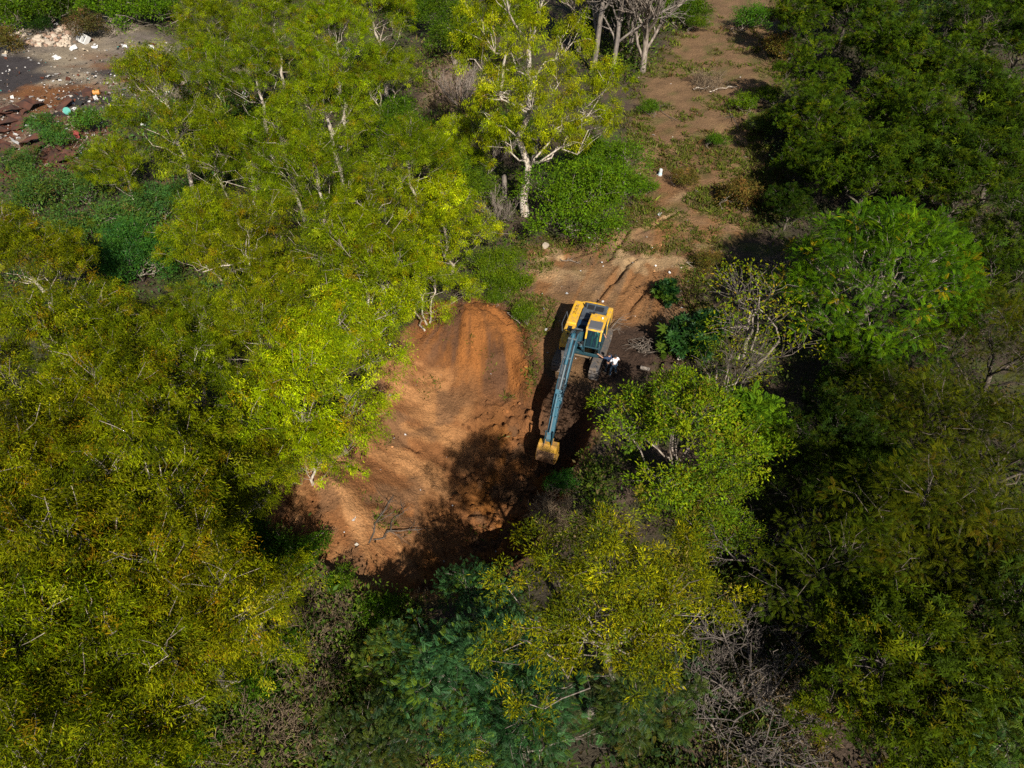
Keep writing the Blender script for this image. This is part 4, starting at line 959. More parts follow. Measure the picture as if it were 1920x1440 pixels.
def undergrowth(name, seed, zones, label, tpl=OVAL_S, L=0.15, leafm='leaf', up=0.5, avoid=True, r=0.45, per=26, hh=0.35):
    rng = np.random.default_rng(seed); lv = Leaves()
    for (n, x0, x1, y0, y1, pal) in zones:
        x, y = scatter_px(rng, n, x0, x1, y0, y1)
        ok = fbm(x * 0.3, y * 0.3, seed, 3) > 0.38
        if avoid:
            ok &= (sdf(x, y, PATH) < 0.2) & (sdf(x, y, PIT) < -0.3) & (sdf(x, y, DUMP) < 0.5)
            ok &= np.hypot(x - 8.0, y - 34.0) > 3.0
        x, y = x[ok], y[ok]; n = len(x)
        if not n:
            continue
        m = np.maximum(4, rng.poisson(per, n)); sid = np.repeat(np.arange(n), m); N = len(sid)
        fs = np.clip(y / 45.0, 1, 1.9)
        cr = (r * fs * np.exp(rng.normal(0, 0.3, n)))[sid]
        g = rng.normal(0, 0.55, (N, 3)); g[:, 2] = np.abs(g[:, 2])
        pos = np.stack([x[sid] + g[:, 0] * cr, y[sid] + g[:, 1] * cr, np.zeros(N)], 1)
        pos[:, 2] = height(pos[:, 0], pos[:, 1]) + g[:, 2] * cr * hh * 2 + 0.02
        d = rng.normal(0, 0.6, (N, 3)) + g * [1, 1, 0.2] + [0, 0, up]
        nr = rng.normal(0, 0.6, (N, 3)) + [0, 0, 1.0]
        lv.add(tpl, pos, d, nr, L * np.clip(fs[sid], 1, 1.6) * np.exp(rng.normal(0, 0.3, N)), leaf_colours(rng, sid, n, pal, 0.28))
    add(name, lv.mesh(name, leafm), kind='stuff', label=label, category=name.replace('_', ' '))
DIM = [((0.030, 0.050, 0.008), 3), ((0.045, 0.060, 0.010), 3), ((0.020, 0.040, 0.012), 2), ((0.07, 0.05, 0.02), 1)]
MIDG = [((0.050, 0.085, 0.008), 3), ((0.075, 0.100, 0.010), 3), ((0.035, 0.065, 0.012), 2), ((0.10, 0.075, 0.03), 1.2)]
BROWN = [((0.125, 0.088, 0.045), 4), ((0.165, 0.120, 0.062), 3), ((0.075, 0.054, 0.028), 2), ((0.06, 0.085, 0.008), 2.0)]
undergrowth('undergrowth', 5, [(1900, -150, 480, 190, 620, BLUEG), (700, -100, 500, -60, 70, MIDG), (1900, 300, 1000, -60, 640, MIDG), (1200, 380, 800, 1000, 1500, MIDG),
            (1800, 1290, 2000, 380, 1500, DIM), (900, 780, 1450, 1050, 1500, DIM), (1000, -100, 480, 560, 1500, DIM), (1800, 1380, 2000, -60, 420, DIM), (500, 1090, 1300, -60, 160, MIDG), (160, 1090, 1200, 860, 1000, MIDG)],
            'low leafy undergrowth beneath the trees', per=22, L=0.20, r=0.6, hh=0.8)
undergrowth('dead_leaves', 6, [(700, 400, 800, 1040, 1500, BROWN), (250, 1290, 1560, 1150, 1480, BROWN), (250, 780, 960, 80, 300, BROWN), (120, 980, 1090, 900, 1010, BROWN)],
            'brown dead leaves and dry stems around the thicket', tpl=LANCE, L=0.22, leafm='leaf_dry', per=34)

def weeds():
    rng = np.random.default_rng(9); lv = Leaves()
    x, y = scatter_px(rng, 16000, 930, 1520, 20, 740)
    x2, y2 = scatter_px(rng, 900, 640, 1010, 560, 1080)
    x, y = np.concatenate([x, x2]), np.concatenate([y, y2])
    dp, dq = sdf(x, y, PATH), sdf(x, y, PIT)
    patch = fbm(x * 0.45, y * 0.45, 91, 4)
    edge = smooth(3.0, 0.0, dp)
    far = smooth(44, 56, y) * smooth(74, 68, y)
    ok = (dp > -1.0) & (dq < 0.2) & (patch + 0.13 * edge + 0.10 * far + 0.10 * (rng.random(len(x)) - 0.5) > 0.61) | (dq > 0.0) & (fbm(x * 0.6, y * 0.6, 92, 3) > 0.69)
    ok &= np.hypot(x - 5.5, y - 34.5) > 4.0
    ok &= ~((x > 3) & (y < 46) & (y > 30) & (dp > 1.5))
    x, y = x[ok], y[ok]; n = len(x)
    m = np.maximum(4, rng.poisson(14, n)); sid = np.repeat(np.arange(n), m); N = len(sid)
    g = rng.normal(0, 0.16, (N, 2))
    pos = np.stack([x[sid] + g[:, 0], y[sid] + g[:, 1], np.zeros(N)], 1); pos[:, 2] = height(pos[:, 0], pos[:, 1])
    d = np.stack([g[:, 0] * 3, g[:, 1] * 3, np.full(N, 0.6)], 1) + rng.normal(0, 0.4, (N, 3)); d[:, 2] = np.abs(d[:, 2]) + 0.1
    nr = rng.normal(0, 0.7, (N, 3)) + [0, 0, 0.8]
    pal = [((0.065, 0.090, 0.010), 3), ((0.095, 0.105, 0.015), 3), ((0.12, 0.095, 0.04), 1.5), ((0.10, 0.055, 0.02), 0.8)]
    lv.add(LANCE_W, pos, d, nr, np.where(y[sid] > 52, 0.26, 0.18) * np.exp(rng.normal(0, 0.35, N)), leaf_colours(rng, sid, n, pal, 0.25))
    add('weeds', lv.mesh('weeds', 'leaf'), kind='stuff', label='sparse weeds and grass over the track and slope', category='weeds')
weeds()

# ------------------------------------------------------------------ hard-surface modelling helpers
def bx(bm, x, y, z, bevel=0.0, rot=None, at_=None):
    r = bmesh.ops.create_cube(bm, size=1.0)
    vs_ = r['verts']
    for v in vs_:
        v.co = Vector(((x[0] + x[1]) / 2 + v.co.x * (x[1] - x[0]), (y[0] + y[1]) / 2 + v.co.y * (y[1] - y[0]), (z[0] + z[1]) / 2 + v.co.z * (z[1] - z[0])))
    if bevel:
        es = list({e for v in vs_ for e in v.link_edges})
        out = bmesh.ops.bevel(bm, geom=es, offset=bevel, segments=2, affect='EDGES', profile=0.6)
        vs_ = list({v for f in out['faces'] for v in f.verts} | {v for v in vs_ if v.is_valid})
    if rot is not None:
        bmesh.ops.transform(bm, matrix=rot, verts=vs_)
    return vs_

def prism(bm, prof, y0, y1, bevel=0.0, taper=None):
    """profile in x-z extruded across y"""
    a = [bm.verts.new((x, y0, z)) for x, z in prof]
    b = [bm.verts.new((x, y1, z)) for x, z in prof]
    n = len(prof); fs = [bm.faces.new(a), bm.faces.new(b[::-1])]
    for i in range(n):
        fs.append(bm.faces.new((a[i], b[i], b[(i + 1) % n], a[(i + 1) % n])))
    bmesh.ops.recalc_face_normals(bm, faces=fs)
    if bevel:
        es = list({e for f in fs for e in f.edges})
        bmesh.ops.bevel(bm, geom=es, offset=bevel, segments=2, affect='EDGES', profile=0.6)

def cyl(bm, p0, p1, r, seg=10, r2=None):
    p0, p1 = Vector(p0), Vector(p1); d = p1 - p0
    m = Matrix.Translation((p0 + p1) / 2) @ d.to_track_quat('Z', 'Y').to_matrix().to_4x4()
    bmesh.ops.create_cone(bm, cap_ends=True, segments=seg, radius1=r, radius2=r if r2 is None else r2, depth=d.length, matrix=m)

def tube(bm, pts, r, seg=6):
    for a, b in zip(pts[:-1], pts[1:]):
        cyl(bm, a, b, r, seg)

def mk(name, bm, mat, parent=None, smooth_shade=False, **props):
    me = bpy.data.meshes.new(name); bm.to_mesh(me); bm.free()
    for m in (mat if isinstance(mat, (list, tuple)) else [mat]):
        me.materials.append(MATS[m])
    if smooth_shade:
        me.polygons.foreach_set('use_smooth', np.ones(len(me.polygons), bool))
    return add(name, me, parent=parent, **props)

dirty('yellow_paint', (0.66, 0.355, 0.008), (0.30, 0.19, 0.07), 0.52, 4.5, 0.5)
dirty('boom_paint', (0.020, 0.090, 0.130), (0.085, 0.11, 0.12), 0.30, 3.0, 0.5)
dirty('cab_dark', (0.016, 0.050, 0.064), (0.08, 0.07, 0.06), 0.2, 3.0, 0.4)
dirty('hood_grey', (0.075, 0.090, 0.105), (0.025, 0.028, 0.035), 0.55, 1.6, 0.45)
dirty('track_steel', (0.085, 0.080, 0.080), (0.15, 0.11, 0.075), 0.55, 4.0, 0.6, 0.2)
dirty('frame_dust', (0.20, 0.14, 0.085), (0.10, 0.07, 0.045), 0.4, 4.0, 0.85)
dirty('bucket_paint', (0.56, 0.29, 0.010), (0.24, 0.13, 0.05), 0.62, 1.6, 0.55)
dirty('bucket_mud', (0.24, 0.125, 0.055), (0.16, 0.085, 0.04), 0.5, 3.0, 0.9)
plain('black_steel', (0.018, 0.018, 0.02), 0.55)
plain('roof_hatch', (0.085, 0.085, 0.092), 0.5, var=0.1)
plain('chrome', (0.6, 0.6, 0.62), 0.2, 1.0, var=0.05)
plain('steel_rod', (0.10, 0.12, 0.13), 0.6, 0.0, var=0.1)
plain('hose', (0.02, 0.022, 0.025), 0.45)
plain('panel_sky_tint', (0.012, 0.035, 0.075), 0.3)  # dark panels; the sky's reflection is put into their blue colour
plain('mark_dark', (0.10, 0.045, 0.006), 0.5)
plain('seat_cloth', (0.03, 0.10, 0.11), 0.8)
plain('white_lamp', (0.75, 0.75, 0.72), 0.3, var=0.05)

def glass_mat():
    m, n, l, p = new_mat('cab_glass')
    t = n.new("ShaderNodeBsdfTransparent"); t.inputs[0].default_value = (0.30, 0.62, 0.58, 1)
    g = n.new("ShaderNodeBsdfGlossy"); g.inputs['Roughness'].default_value = 0.05; g.inputs['Color'].default_value = (0.8, 0.95, 0.95, 1)
    f = n.new("ShaderNodeFresnel"); f.inputs[0].default_value = 1.5
    mr = n.new("ShaderNodeMath"); mr.operation = 'MULTIPLY_ADD'; mr.inputs[1].default_value = 0.9; mr.inputs[2].default_value = 0.05
    l.new(f.outputs[0], mr.inputs[0])
    ms = n.new("ShaderNodeMixShader")
    l.new(mr.outputs[0], ms.inputs[0]); l.new(t.outputs[0], ms.inputs[1]); l.new(g.outputs[0], ms.inputs[2])
    l.new(ms.outputs[0], n["Material Output"].inputs['Surface'])
glass_mat()

# ------------------------------------------------------------------ the excavator (x forward, y to its left, z up)
EXC = Vector((4.75, 35.0, 0.0)); HEAD = math.radians(-108.0)
def build_excavator():
    root = add('excavator', None, loc=EXC, rot=(0, 0, HEAD), label='yellow crawler excavator with dark blue-grey boom reaching down into the pit', category='excavator')
    B = bmesh.new
    # undercarriage
    bm = B(); bx(bm, (-0.95, 0.95), (-0.75, 0.75), (0.42, 0.88), 0.05)
    for sx in (-1, 1):
        for sy in (-1, 1):
            prism(bm, [(sx * 0.5, 0.45), (sx * 1.25, 0.35), (sx * 1.25, 0.62), (sx * 0.5, 0.85)], sy * 0.70, sy * 1.0)
    mk('undercarriage', bm, 'frame_dust', root)
    bm = B(); cyl(bm, (0, 0, 0.88), (0, 0, 1.10), 0.72, 28); mk('slew_ring', bm, 'black_steel', root)
    for sy in (-1, 1):
        yc = sy * 1.22
        tr = B()
        bx(tr, (-1.55, 2.05), (yc - 0.17, yc + 0.17), (0.22, 0.70), 0.06)
        t = mk('track', tr, 'frame_dust', root)
        # shoes round the stadium path
        bm = B(); Lh, R, xo = 1.88, 0.43, 0.25; per = 4 * Lh + 2 * math.pi * R; n = 52
        for k in range(n):
            s = per * k / n
            if s < 2 * Lh: p, a = (-Lh + s, R * 2 + 0.03), 0.0
            elif s < 2 * Lh + math.pi * R: th = (s - 2 * Lh) / R; p, a = (Lh + R * math.sin(th), R + 0.03 + R * math.cos(th)), -th
            elif s < 4 * Lh + math.pi * R: p, a = (Lh - (s - 2 * Lh - math.pi * R), 0.03), math.pi
            else: th = (s - 4 * Lh - math.pi * R) / R; p, a = (-Lh - R * math.sin(th), R + 0.03 - R * math.cos(th)), math.pi - th
            M = Matrix.Translation((p[0] + xo, yc, p[1])) @ Matrix.Rotation(-a, 4, 'Y')
            bx(bm, (-0.082, 0.082), (-0.30, 0.30), (-0.025, 0.020), 0, M)
            bx(bm, (-0.078, -0.050), (-0.295, 0.295), (0.018, 0.052), 0, M)
        mk('track_shoes', bm, 'track_steel', t, kind='stuff')
        bm = B(); cyl(bm, (xo - Lh, yc - 0.16, R + 0.03), (xo - Lh, yc + 0.16, R + 0.03), 0.36, 18); mk('sprocket', bm, 'track_steel', t)
        bm = B(); cyl(bm, (xo + Lh, yc - 0.16, R + 0.03), (xo + Lh, yc + 0.16, R + 0.03), 0.35, 18); mk('idler', bm, 'track_steel', t)
        for k in range(5):
            bm = B(); x = -1.15 + k * 0.57; cyl(bm, (x, yc - 0.18, 0.19), (x, yc + 0.18, 0.19), 0.13, 12); mk('roller', bm, 'track_steel', t)
    # upper works
    bm = B(); prism(bm, [(-2.35, 1.10), (1.45, 1.10), (1.45, 1.30), (-2.35, 1.30)], -1.26, 1.26, 0.03); mk('platform', bm, 'cab_dark', root)
    bm = B()
    arc = [(-1.95, -1.27)] + [(-2.15 - 0.62 * math.cos(a), 1.27 * math.sin(a)) for a in np.linspace(-1.2, 1.2, 11)] + [(-1.95, 1.27)]
    lo = [bm.verts.new((x, y, 1.15)) for x, y in arc]; hi = [bm.verts.new((x + 0.04, y * 0.985, 2.12)) for x, y in arc]; top = [bm.verts.new((x * 0.97 + 0.02, y * 0.94, 2.20)) for x, y in arc]
    n = len(arc)
    for A, Bv in ((lo, hi), (hi, top)):
        for i in range(n):
            bm.faces.new((A[i], A[(i + 1) % n], Bv[(i + 1) % n], Bv[i]))
    bm.faces.new(top); bm.faces.new(lo[::-1]); bmesh.ops.recalc_face_normals(bm, faces=bm.faces[:])
    mk('counterweight', bm, 'yellow_paint', root)
    bm = B(); bx(bm, (-2.45, -0.75), (-0.60, 0.98), (1.95, 2.27), 0.05); hood = mk('engine_hood', bm, 'hood_grey', root)
    for (x0, x1, y0, y1) in ((-2.25, -1.75, -0.35, 0.10), (-2.2, -1.7, 0.2, 0.75), (-1.5, -1.15, -0.1, 0.4)):
        bm = B(); bx(bm, (x0, x1), (y0, y1), (2.265, 2.285), 0.008)
        for k in range(5):
            xx = x0 + 0.06 + k * (x1 - x0 - 0.1) / 4.5
            bx(bm, (xx, xx + 0.03), (y0 + 0.03, y1 - 0.03), (2.28, 2.30))
        mk('hood_vent', bm, 'black_steel', hood)
    bm = B(); cyl(bm, (-1.9, -0.45, 2.25), (-1.9, -0.45, 2.62), 0.055, 10); mk('exhaust', bm, 'black_steel', root)
    bm = B(); bx(bm, (-0.85, -0.25), (-0.62, 0.22), (1.8, 2.12), 0.02); mk('hood_step', bm, 'panel_sky_tint', root)
    bm = B(); bx(bm, (-0.22, 0.10), (-0.62, 0.22), (1.6, 1.90), 0.02); mk('hood_step', bm, 'panel_sky_tint', root)
    bm = B(); prism(bm, [(-2.50, 1.28), (1.62, 1.28), (1.66, 1.62), (1.42, 1.98), (0.85, 2.14), (-0.10, 2.17), (-0.14, 2.24), (-2.45, 2.24), (-2.52, 2.10)], -1.31, -0.66, 0.05)
    deck = mk('side_deck', bm, 'yellow_paint', root)
    bm = B(); bx(bm, (0.15, 0.62), (-1.10, -0.82), (2.150, 2.185), 0.01); mk('fuel_hatch', bm, 'black_steel', deck)
    bm = B(); bx(bm, (1.655, 1.672), (-1.22, -0.76), (1.36, 1.58), 0.004); mk('deck_opening', bm, 'black_steel', deck)  # flat black plate stands for the dark inside of an opening
    bm = B(); cyl(bm, (0.9, -0.95, 2.13), (0.9, -0.95, 2.2), 0.06, 10); mk('filler_cap', bm, 'black_steel', deck)
    for k in range(6):                                   # the row of dark letter-like marks, too small to read
        bm = B(); x = -1.0 - k * 0.17
        bx(bm, (x - 0.115, x), (-1.13, -1.10 + 0.02 * (k % 2)), (2.235, 2.246)); bx(bm, (x - 0.115, x - 0.085), (-1.13, -0.93), (2.235, 2.246))
        if k % 2: bx(bm, (x - 0.03, x), (-1.13, -0.93), (2.235, 2.2465))
        if k % 3 != 1: bx(bm, (x - 0.115, x), (-0.96, -0.93), (2.235, 2.247))
        mk('deck_mark', bm, 'mark_dark', deck)
    bm = B(); tube(bm, [(-0.5, -1.29, 2.2), (-0.5, -1.40, 2.75), (0.75, -1.40, 2.75), (0.95, -1.29, 2.1)], 0.022); mk('handrail', bm, 'hood_grey', deck)
    bm = B(); prism(bm, [(-2.50, 1.28), (-0.62, 1.28), (-0.62, 2.10), (-0.72, 2.18), (-2.40, 2.24), (-2.52, 2.10)], 1.00, 1.31, 0.05); sd = mk('side_compartment', bm, 'yellow_paint', root)
    bm = B(); bx(bm, (-1.75, -0.80), (1.305, 1.318), (1.42, 2.02), 0.004); mk('side_grille', bm, 'cab_dark', sd)
    # cab
    cab = B(); PR = [(-0.52, 1.30), (1.42, 1.30), (1.55, 1.95), (0.98, 2.98), (-0.45, 2.98)]
    y0, y1 = 0.26, 1.28
    bx(cab, (-0.52, 1.40), (y0, y1), (1.28, 1.36)); prism(cab, [(-0.56, 1.30), (-0.46, 1.30), (-0.42, 2.95), (-0.50, 2.95)], y0, y1)
    bx(cab, (-0.5, 1.36), (y0, y0 + 0.04), (1.3, 1.72)); bx(cab, (0.95, 1.44), (y1 - 0.04, y1), (1.3, 1.72))
    for y in (y0 + 0.035, y1 - 0.035):
        for a, b in zip(PR[1:], PR[2:] + PR[:1]):
            cyl(cab, (a[0], y, a[1]), (b[0], y, b[1]), 0.045, 6)
        cyl(cab, (0.45, y, 1.34), (0.40, y, 2.95), 0.035, 6)
    for (x, z) in (PR[1], PR[2]):
        cyl(cab, (x, y0, z), (x, y1, z), 0.045, 6)
    c = mk('cab', cab, 'cab_dark', root)
    bm = B(); prism(bm, [(-0.58, 2.93), (-0.50, 3.06), (0.30, 3.10), (0.98, 3.06), (1.10, 2.93)], y0 - 0.03, y1 + 0.03, 0.035); rf = mk('cab_roof', bm, 'yellow_paint', c)
    bm = B(); prism(bm, [(0.30, 3.098), (0.95, 3.062), (1.02, 3.01), (1.03, 3.03), (0.96, 3.085), (0.30, 3.125)], y0 + 0.10, y1 - 0.10, 0.005); mk('roof_hatch', bm, 'roof_hatch', rf)
    bm = B(); cyl(bm, (-0.10, 1.02, 3.08), (-0.10, 1.02, 3.16), 0.06, 12); mk('beacon', bm, 'white_lamp', rf)
    bm = B(); bx(bm, (-0.55, -0.38), (y0 + 0.03, y0 + 0.18), (3.04, 3.12), 0.01); mk('roof_vent', bm, 'black_steel', rf)
    for y in (y0 + 0.05, y1 - 0.05):                     # yellow windscreen corner posts
        bm = B(); prism(bm, [(0.90, 2.96), (1.10, 2.96), (1.36, 2.42), (1.30, 2.40)], y - 0.05, y + 0.05, 0.01); mk('roof_post', bm, 'yellow_paint', rf)
    def pane(nm, pts):
        bm = B(); nrm = (Vector(pts[1]) - Vector(pts[0])).cross(Vector(pts[2]) - Vector(pts[0])).normalized() * 0.006
        a = [bm.verts.new(Vector(p) - nrm) for p in pts]; b = [bm.verts.new(Vector(p) + nrm) for p in pts]
        bm.faces.new(a); bm.faces.new(b[::-1])
        for i in range(len(pts)):
            bm.faces.new((a[i], b[i], b[(i + 1) % len(pts)], a[(i + 1) % len(pts)]))
        bmesh.ops.recalc_face_normals(bm, faces=bm.faces[:])
        return mk(nm, bm, 'cab_glass', c)
    pane('windscreen', [(1.00, y0 + .06, 2.94), (1.00, y1 - .06, 2.94), (1.55, y1 - .06, 1.97), (1.55, y0 + .06, 1.97)])
    pane('lower_windscreen', [(1.55, y0 + .06, 1.93), (1.55, y1 - .06, 1.93), (1.43, y1 - .06, 1.36), (1.43, y0 + .06, 1.36)])
    pane('side_window', [(-0.40, y0 + .02, 1.75), (0.42, y0 + .02, 1.75), (0.38, y0 + .02, 2.9), (-0.38, y0 + .02, 2.9)])
    pane('side_window', [(0.48, y0 + .02, 1.75), (1.46, y0 + .02, 1.75), (1.50, y0 + .02, 1.97), (0.96, y0 + .02, 2.9), (0.44, y0 + .02, 2.9)])
    pane('rear_window', [(-0.47, y0 + .1, 1.9), (-0.47, y1 - .1, 1.9), (-0.43, y1 - .1, 2.85), (-0.43, y0 + .1, 2.85)])
    bm = B(); bx(bm, (-0.42, 0.90), (y1 - 0.02, y1 + 0.03), (1.33, 2.0), 0.01); tube(bm, [(-0.40, y1, 2.0), (-0.38, y1, 2.9), (0.88, y1, 2.9), (0.90, y1, 2.0)], 0.03); d = mk('door', bm, 'cab_dark', c)
    bm = B(); bx(bm, (-0.34, 0.22), (y1 - 0.006, y1 + 0.006), (2.0, 2.86)); mk('door_glass', bm, 'cab_glass', d)
    bm = B(); bx(bm, (0.70, 0.84), (y1 + 0.03, y1 + 0.06), (1.86, 1.91), 0.005); mk('door_handle', bm, 'chrome', d)
    bm = B(); bx(bm, (-0.25, 0.25), (0.52, 1.02), (1.62, 1.76), 0.04); bx(bm, (-0.30, -0.16), (0.52, 1.02), (1.70, 2.40), 0.04); bx(bm, (-0.1, 0.1), (0.62, 0.92), (1.36, 1.62)); mk('seat', bm, 'seat_cloth', c)
    for y in (0.42, 1.10):
        bm = B(); bx(bm, (-0.2, 0.45), (y - 0.07, y + 0.07), (1.36, 1.86), 0.03); cyl(bm, (0.36, y, 1.86), (0.40, y, 2.10), 0.025, 8); mk('console', bm, 'cab_dark', c)
    bm = B(); tube(bm, [(1.30, 0.32, 1.30), (1.62, 0.18, 1.75), (1.62, 0.18, 2.15)], 0.02); bx(bm, (1.58, 1.66), (0.10, 0.26), (2.1, 2.4), 0.02); mk('mirror', bm, 'black_steel', root)
    # boom, stick, bucket
    yb = -0.20
    bm = B(); prism(bm, [(0.25, 1.45), (0.62, 1.55), (2.05, 2.62), (3.10, 2.78), (5.78, 0.88), (6.05, 1.02), (6.02, 1.30), (3.30, 3.42), (2.45, 3.62), (1.75, 3.25), (0.28, 2.05), (0.12, 1.75)], yb - 0.27, yb + 0.27, 0.03)
    boom = mk('boom', bm, 'boom_paint', root)
    for dy in (-0.20, -0.13, 0.14, 0.21):
        bm = B(); tube(bm, [(0.35, yb + dy, 2.2), (1.7, yb + dy, 3.33), (2.4, yb + dy, 3.68), (3.3, yb + dy * 0.95, 3.48), (4.6, yb + dy * 0.9, 2.50), (5.95, yb + dy * 0.8, 1.42)], 0.024); mk('hose', bm, 'hood_grey' if dy < 0 else 'hose', boom)
    for x, z in ((1.2, 2.90), (3.0, 3.62), (4.0, 2.93), (5.0, 2.16)):
        bm = B(); bx(bm, (x - 0.05, x + 0.05), (yb - 0.25, yb + 0.25), (z - 0.02, z + 0.06), 0.01); mk('hose_clamp', bm, 'steel_rod', boom)
    for x, z, w in ((0.35, 1.75, 0.36), (2.55, 3.05, 0.40), (5.9, 1.1, 0.33), (2.75, 3.6, 0.2)):
        bm = B(); cyl(bm, (x, yb - w, z), (x, yb + w, z), 0.085, 12); mk('pin', bm, 'black_steel', boom)
    bm = B(); tube(bm, [(4.6, yb + 0.15, 2.55), (5.6, yb + 0.30, 1.9), (6.2, yb + 0.34, 1.1), (6.5, yb + 0.2, 0.75)], 0.02); mk('hose', bm, 'hose', boom)
    for sy in (-1, 1):
        bm = B(); cyl(bm, (1.25, yb + sy * 0.38, 1.35), (2.0, yb + sy * 0.37, 2.35), 0.09, 12); o = mk('boom_cylinder', bm, 'boom_paint', boom)
        bm = B(); cyl(bm, (2.0, yb + sy * 0.37, 2.35), (2.55, yb + sy * 0.34, 3.05), 0.05, 10); mk('piston_rod', bm, 'steel_rod', o)
    bm = B(); cyl(bm, (2.75, yb, 3.72), (4.4, yb, 2.75), 0.10, 12); bx(bm, (2.65, 2.85), (yb - 0.12, yb + 0.12), (3.45, 3.78), 0.02); o = mk('stick_cylinder', bm, 'boom_paint', boom)
    bm = B(); cyl(bm, (4.4, yb, 2.75), (5.62, yb, 1.78), 0.055, 10); mk('piston_rod', bm, 'steel_rod', o)
    bm = B(); prism(bm, [(5.50, 1.72), (5.70, 1.90), (6.15, 1.42), (7.52, -0.62), (7.50, -0.90), (7.28, -0.92), (5.95, 0.72), (5.72, 1.00)], yb - 0.20, yb + 0.20, 0.02); st = mk('stick', bm, 'boom_paint', root)
    bm = B(); cyl(bm, (6.0, yb, 1.80), (6.85, yb, 0.72), 0.08, 12); o = mk('bucket_cylinder', bm, 'boom_paint', st)
    bm = B(); cyl(bm, (6.85, yb, 0.72), (7.48, yb, -0.08), 0.045, 10); mk('piston_rod', bm, 'steel_rod', o)
    bm = B()
    for sy in (-1, 1):
        prism(bm, [(7.40, -0.02), (7.54, -0.02), (7.80, -0.80), (7.68, -0.86)], yb + sy * 0.23 - 0.02, yb + sy * 0.23 + 0.02)
        prism(bm, [(7.10, -0.45), (7.22, -0.36), (7.54, -0.02), (7.42, 0.04)], yb + sy * 0.23 - 0.02, yb + sy * 0.23 + 0.02)
    mk('bucket_linkage', bm, 'cab_dark', st)
    bm = B()
    outer = [(7.30, -0.98), (7.70, -0.92), (8.08, -1.10), (8.32, -1.42), (8.34, -1.80), (8.12, -2.10), (7.72, -2.24), (7.15, -2.28)]
    inner = [(7.15, -2.24), (7.70, -2.19), (8.08, -2.05), (8.28, -1.78), (8.26, -1.44), (8.04, -1.15), (7.68, -0.98), (7.30, -1.03)]
    w = 0.58
    prism(bm, outer + inner, yb - w, yb + w)
    for sy in (-1, 1):
        prism(bm, outer, yb + sy * w - 0.015, yb + sy * w + 0.015)
        prism(bm, [(7.28, -0.74), (7.52, -0.72), (7.86, -0.86), (7.90, -1.06), (7.34, -1.02)], yb + sy * 0.22 - 0.025, yb + sy * 0.22 + 0.025)
    bk = mk('bucket', bm, 'bucket_paint', root)
    bm = B(); so = [(8.10, -1.12), (8.345, -1.42), (8.365, -1.81), (8.135, -2.125), (7.73, -2.265), (7.4, -2.28)]; si = [(7.4, -2.26), (7.72, -2.235), (8.11, -2.09), (8.33, -1.80), (8.31, -1.43), (8.075, -1.14)]
    prism(bm, so + si, yb - w * 0.96, yb + w * 0.93); mk('wear_plate', bm, 'bucket_mud', bk)
    for k in range(5):
        bm = B(); y = yb - w + 0.1 + k * (2 * w - 0.2) / 4
        prism(bm, [(7.22, -2.20), (7.22, -2.31), (6.92, -2.33)], y - 0.05, y + 0.05); mk('tooth', bm, 'track_steel', bk)
    return root
build_excavator()

# ------------------------------------------------------------------ people
for nm, c in (('skin', (0.36, 0.19, 0.12)), ('shirt_white', (0.66, 0.66, 0.70)), ('shirt_navy', (0.012, 0.028, 0.07)), ('jeans', (0.045, 0.085, 0.14)), ('trousers_dark', (0.012, 0.018, 0.03)),
              ('khaki', (0.17, 0.19, 0.11)), ('hair_black', (0.010, 0.008, 0.007)), ('boots', (0.16, 0.13, 0.09)), ('hat_white', (0.50, 0.50, 0.49)), ('shirt_teal', (0.42, 0.62, 0.68))):
    plain(nm, c, 0.85, var=0.12, scale=12)

def skin_mesh(name, verts, edges, mat, sub=1):
    """verts: [(x,y,z,r)] grown into one continuous surface"""
    bm = bmesh.new(); sk = bm.verts.layers.skin.verify(); vs_ = []
    for i, (x, y, z, r) in enumerate(verts):
        v = bm.verts.new((x, y, z)); v[sk].radius = (r, r); v[sk].use_root = (i == 0); vs_.append(v)
    for a, b in edges:
        bm.edges.new((vs_[a], vs_[b]))
    me = bpy.data.meshes.new(name + '_sk'); bm.to_mesh(me); bm.free()
    o = bpy.data.objects.new(name + '_sk', me); C.objects.link(o)
    o.modifiers.new('Skin', 'SKIN'); s = o.modifiers.new('Sub', 'SUBSURF'); s.levels = s.render_levels = sub
    ev = o.evaluated_get(bpy.context.evaluated_depsgraph_get())
    out = bpy.data.meshes.new_from_object(ev)
    bpy.data.objects.remove(o); bpy.data.meshes.remove(me)
    out.name = name; out.materials.clear(); out.materials.append(MATS[mat])
    out.polygons.foreach_set('use_smooth', np.ones(len(out.polygons), bool))
    return out

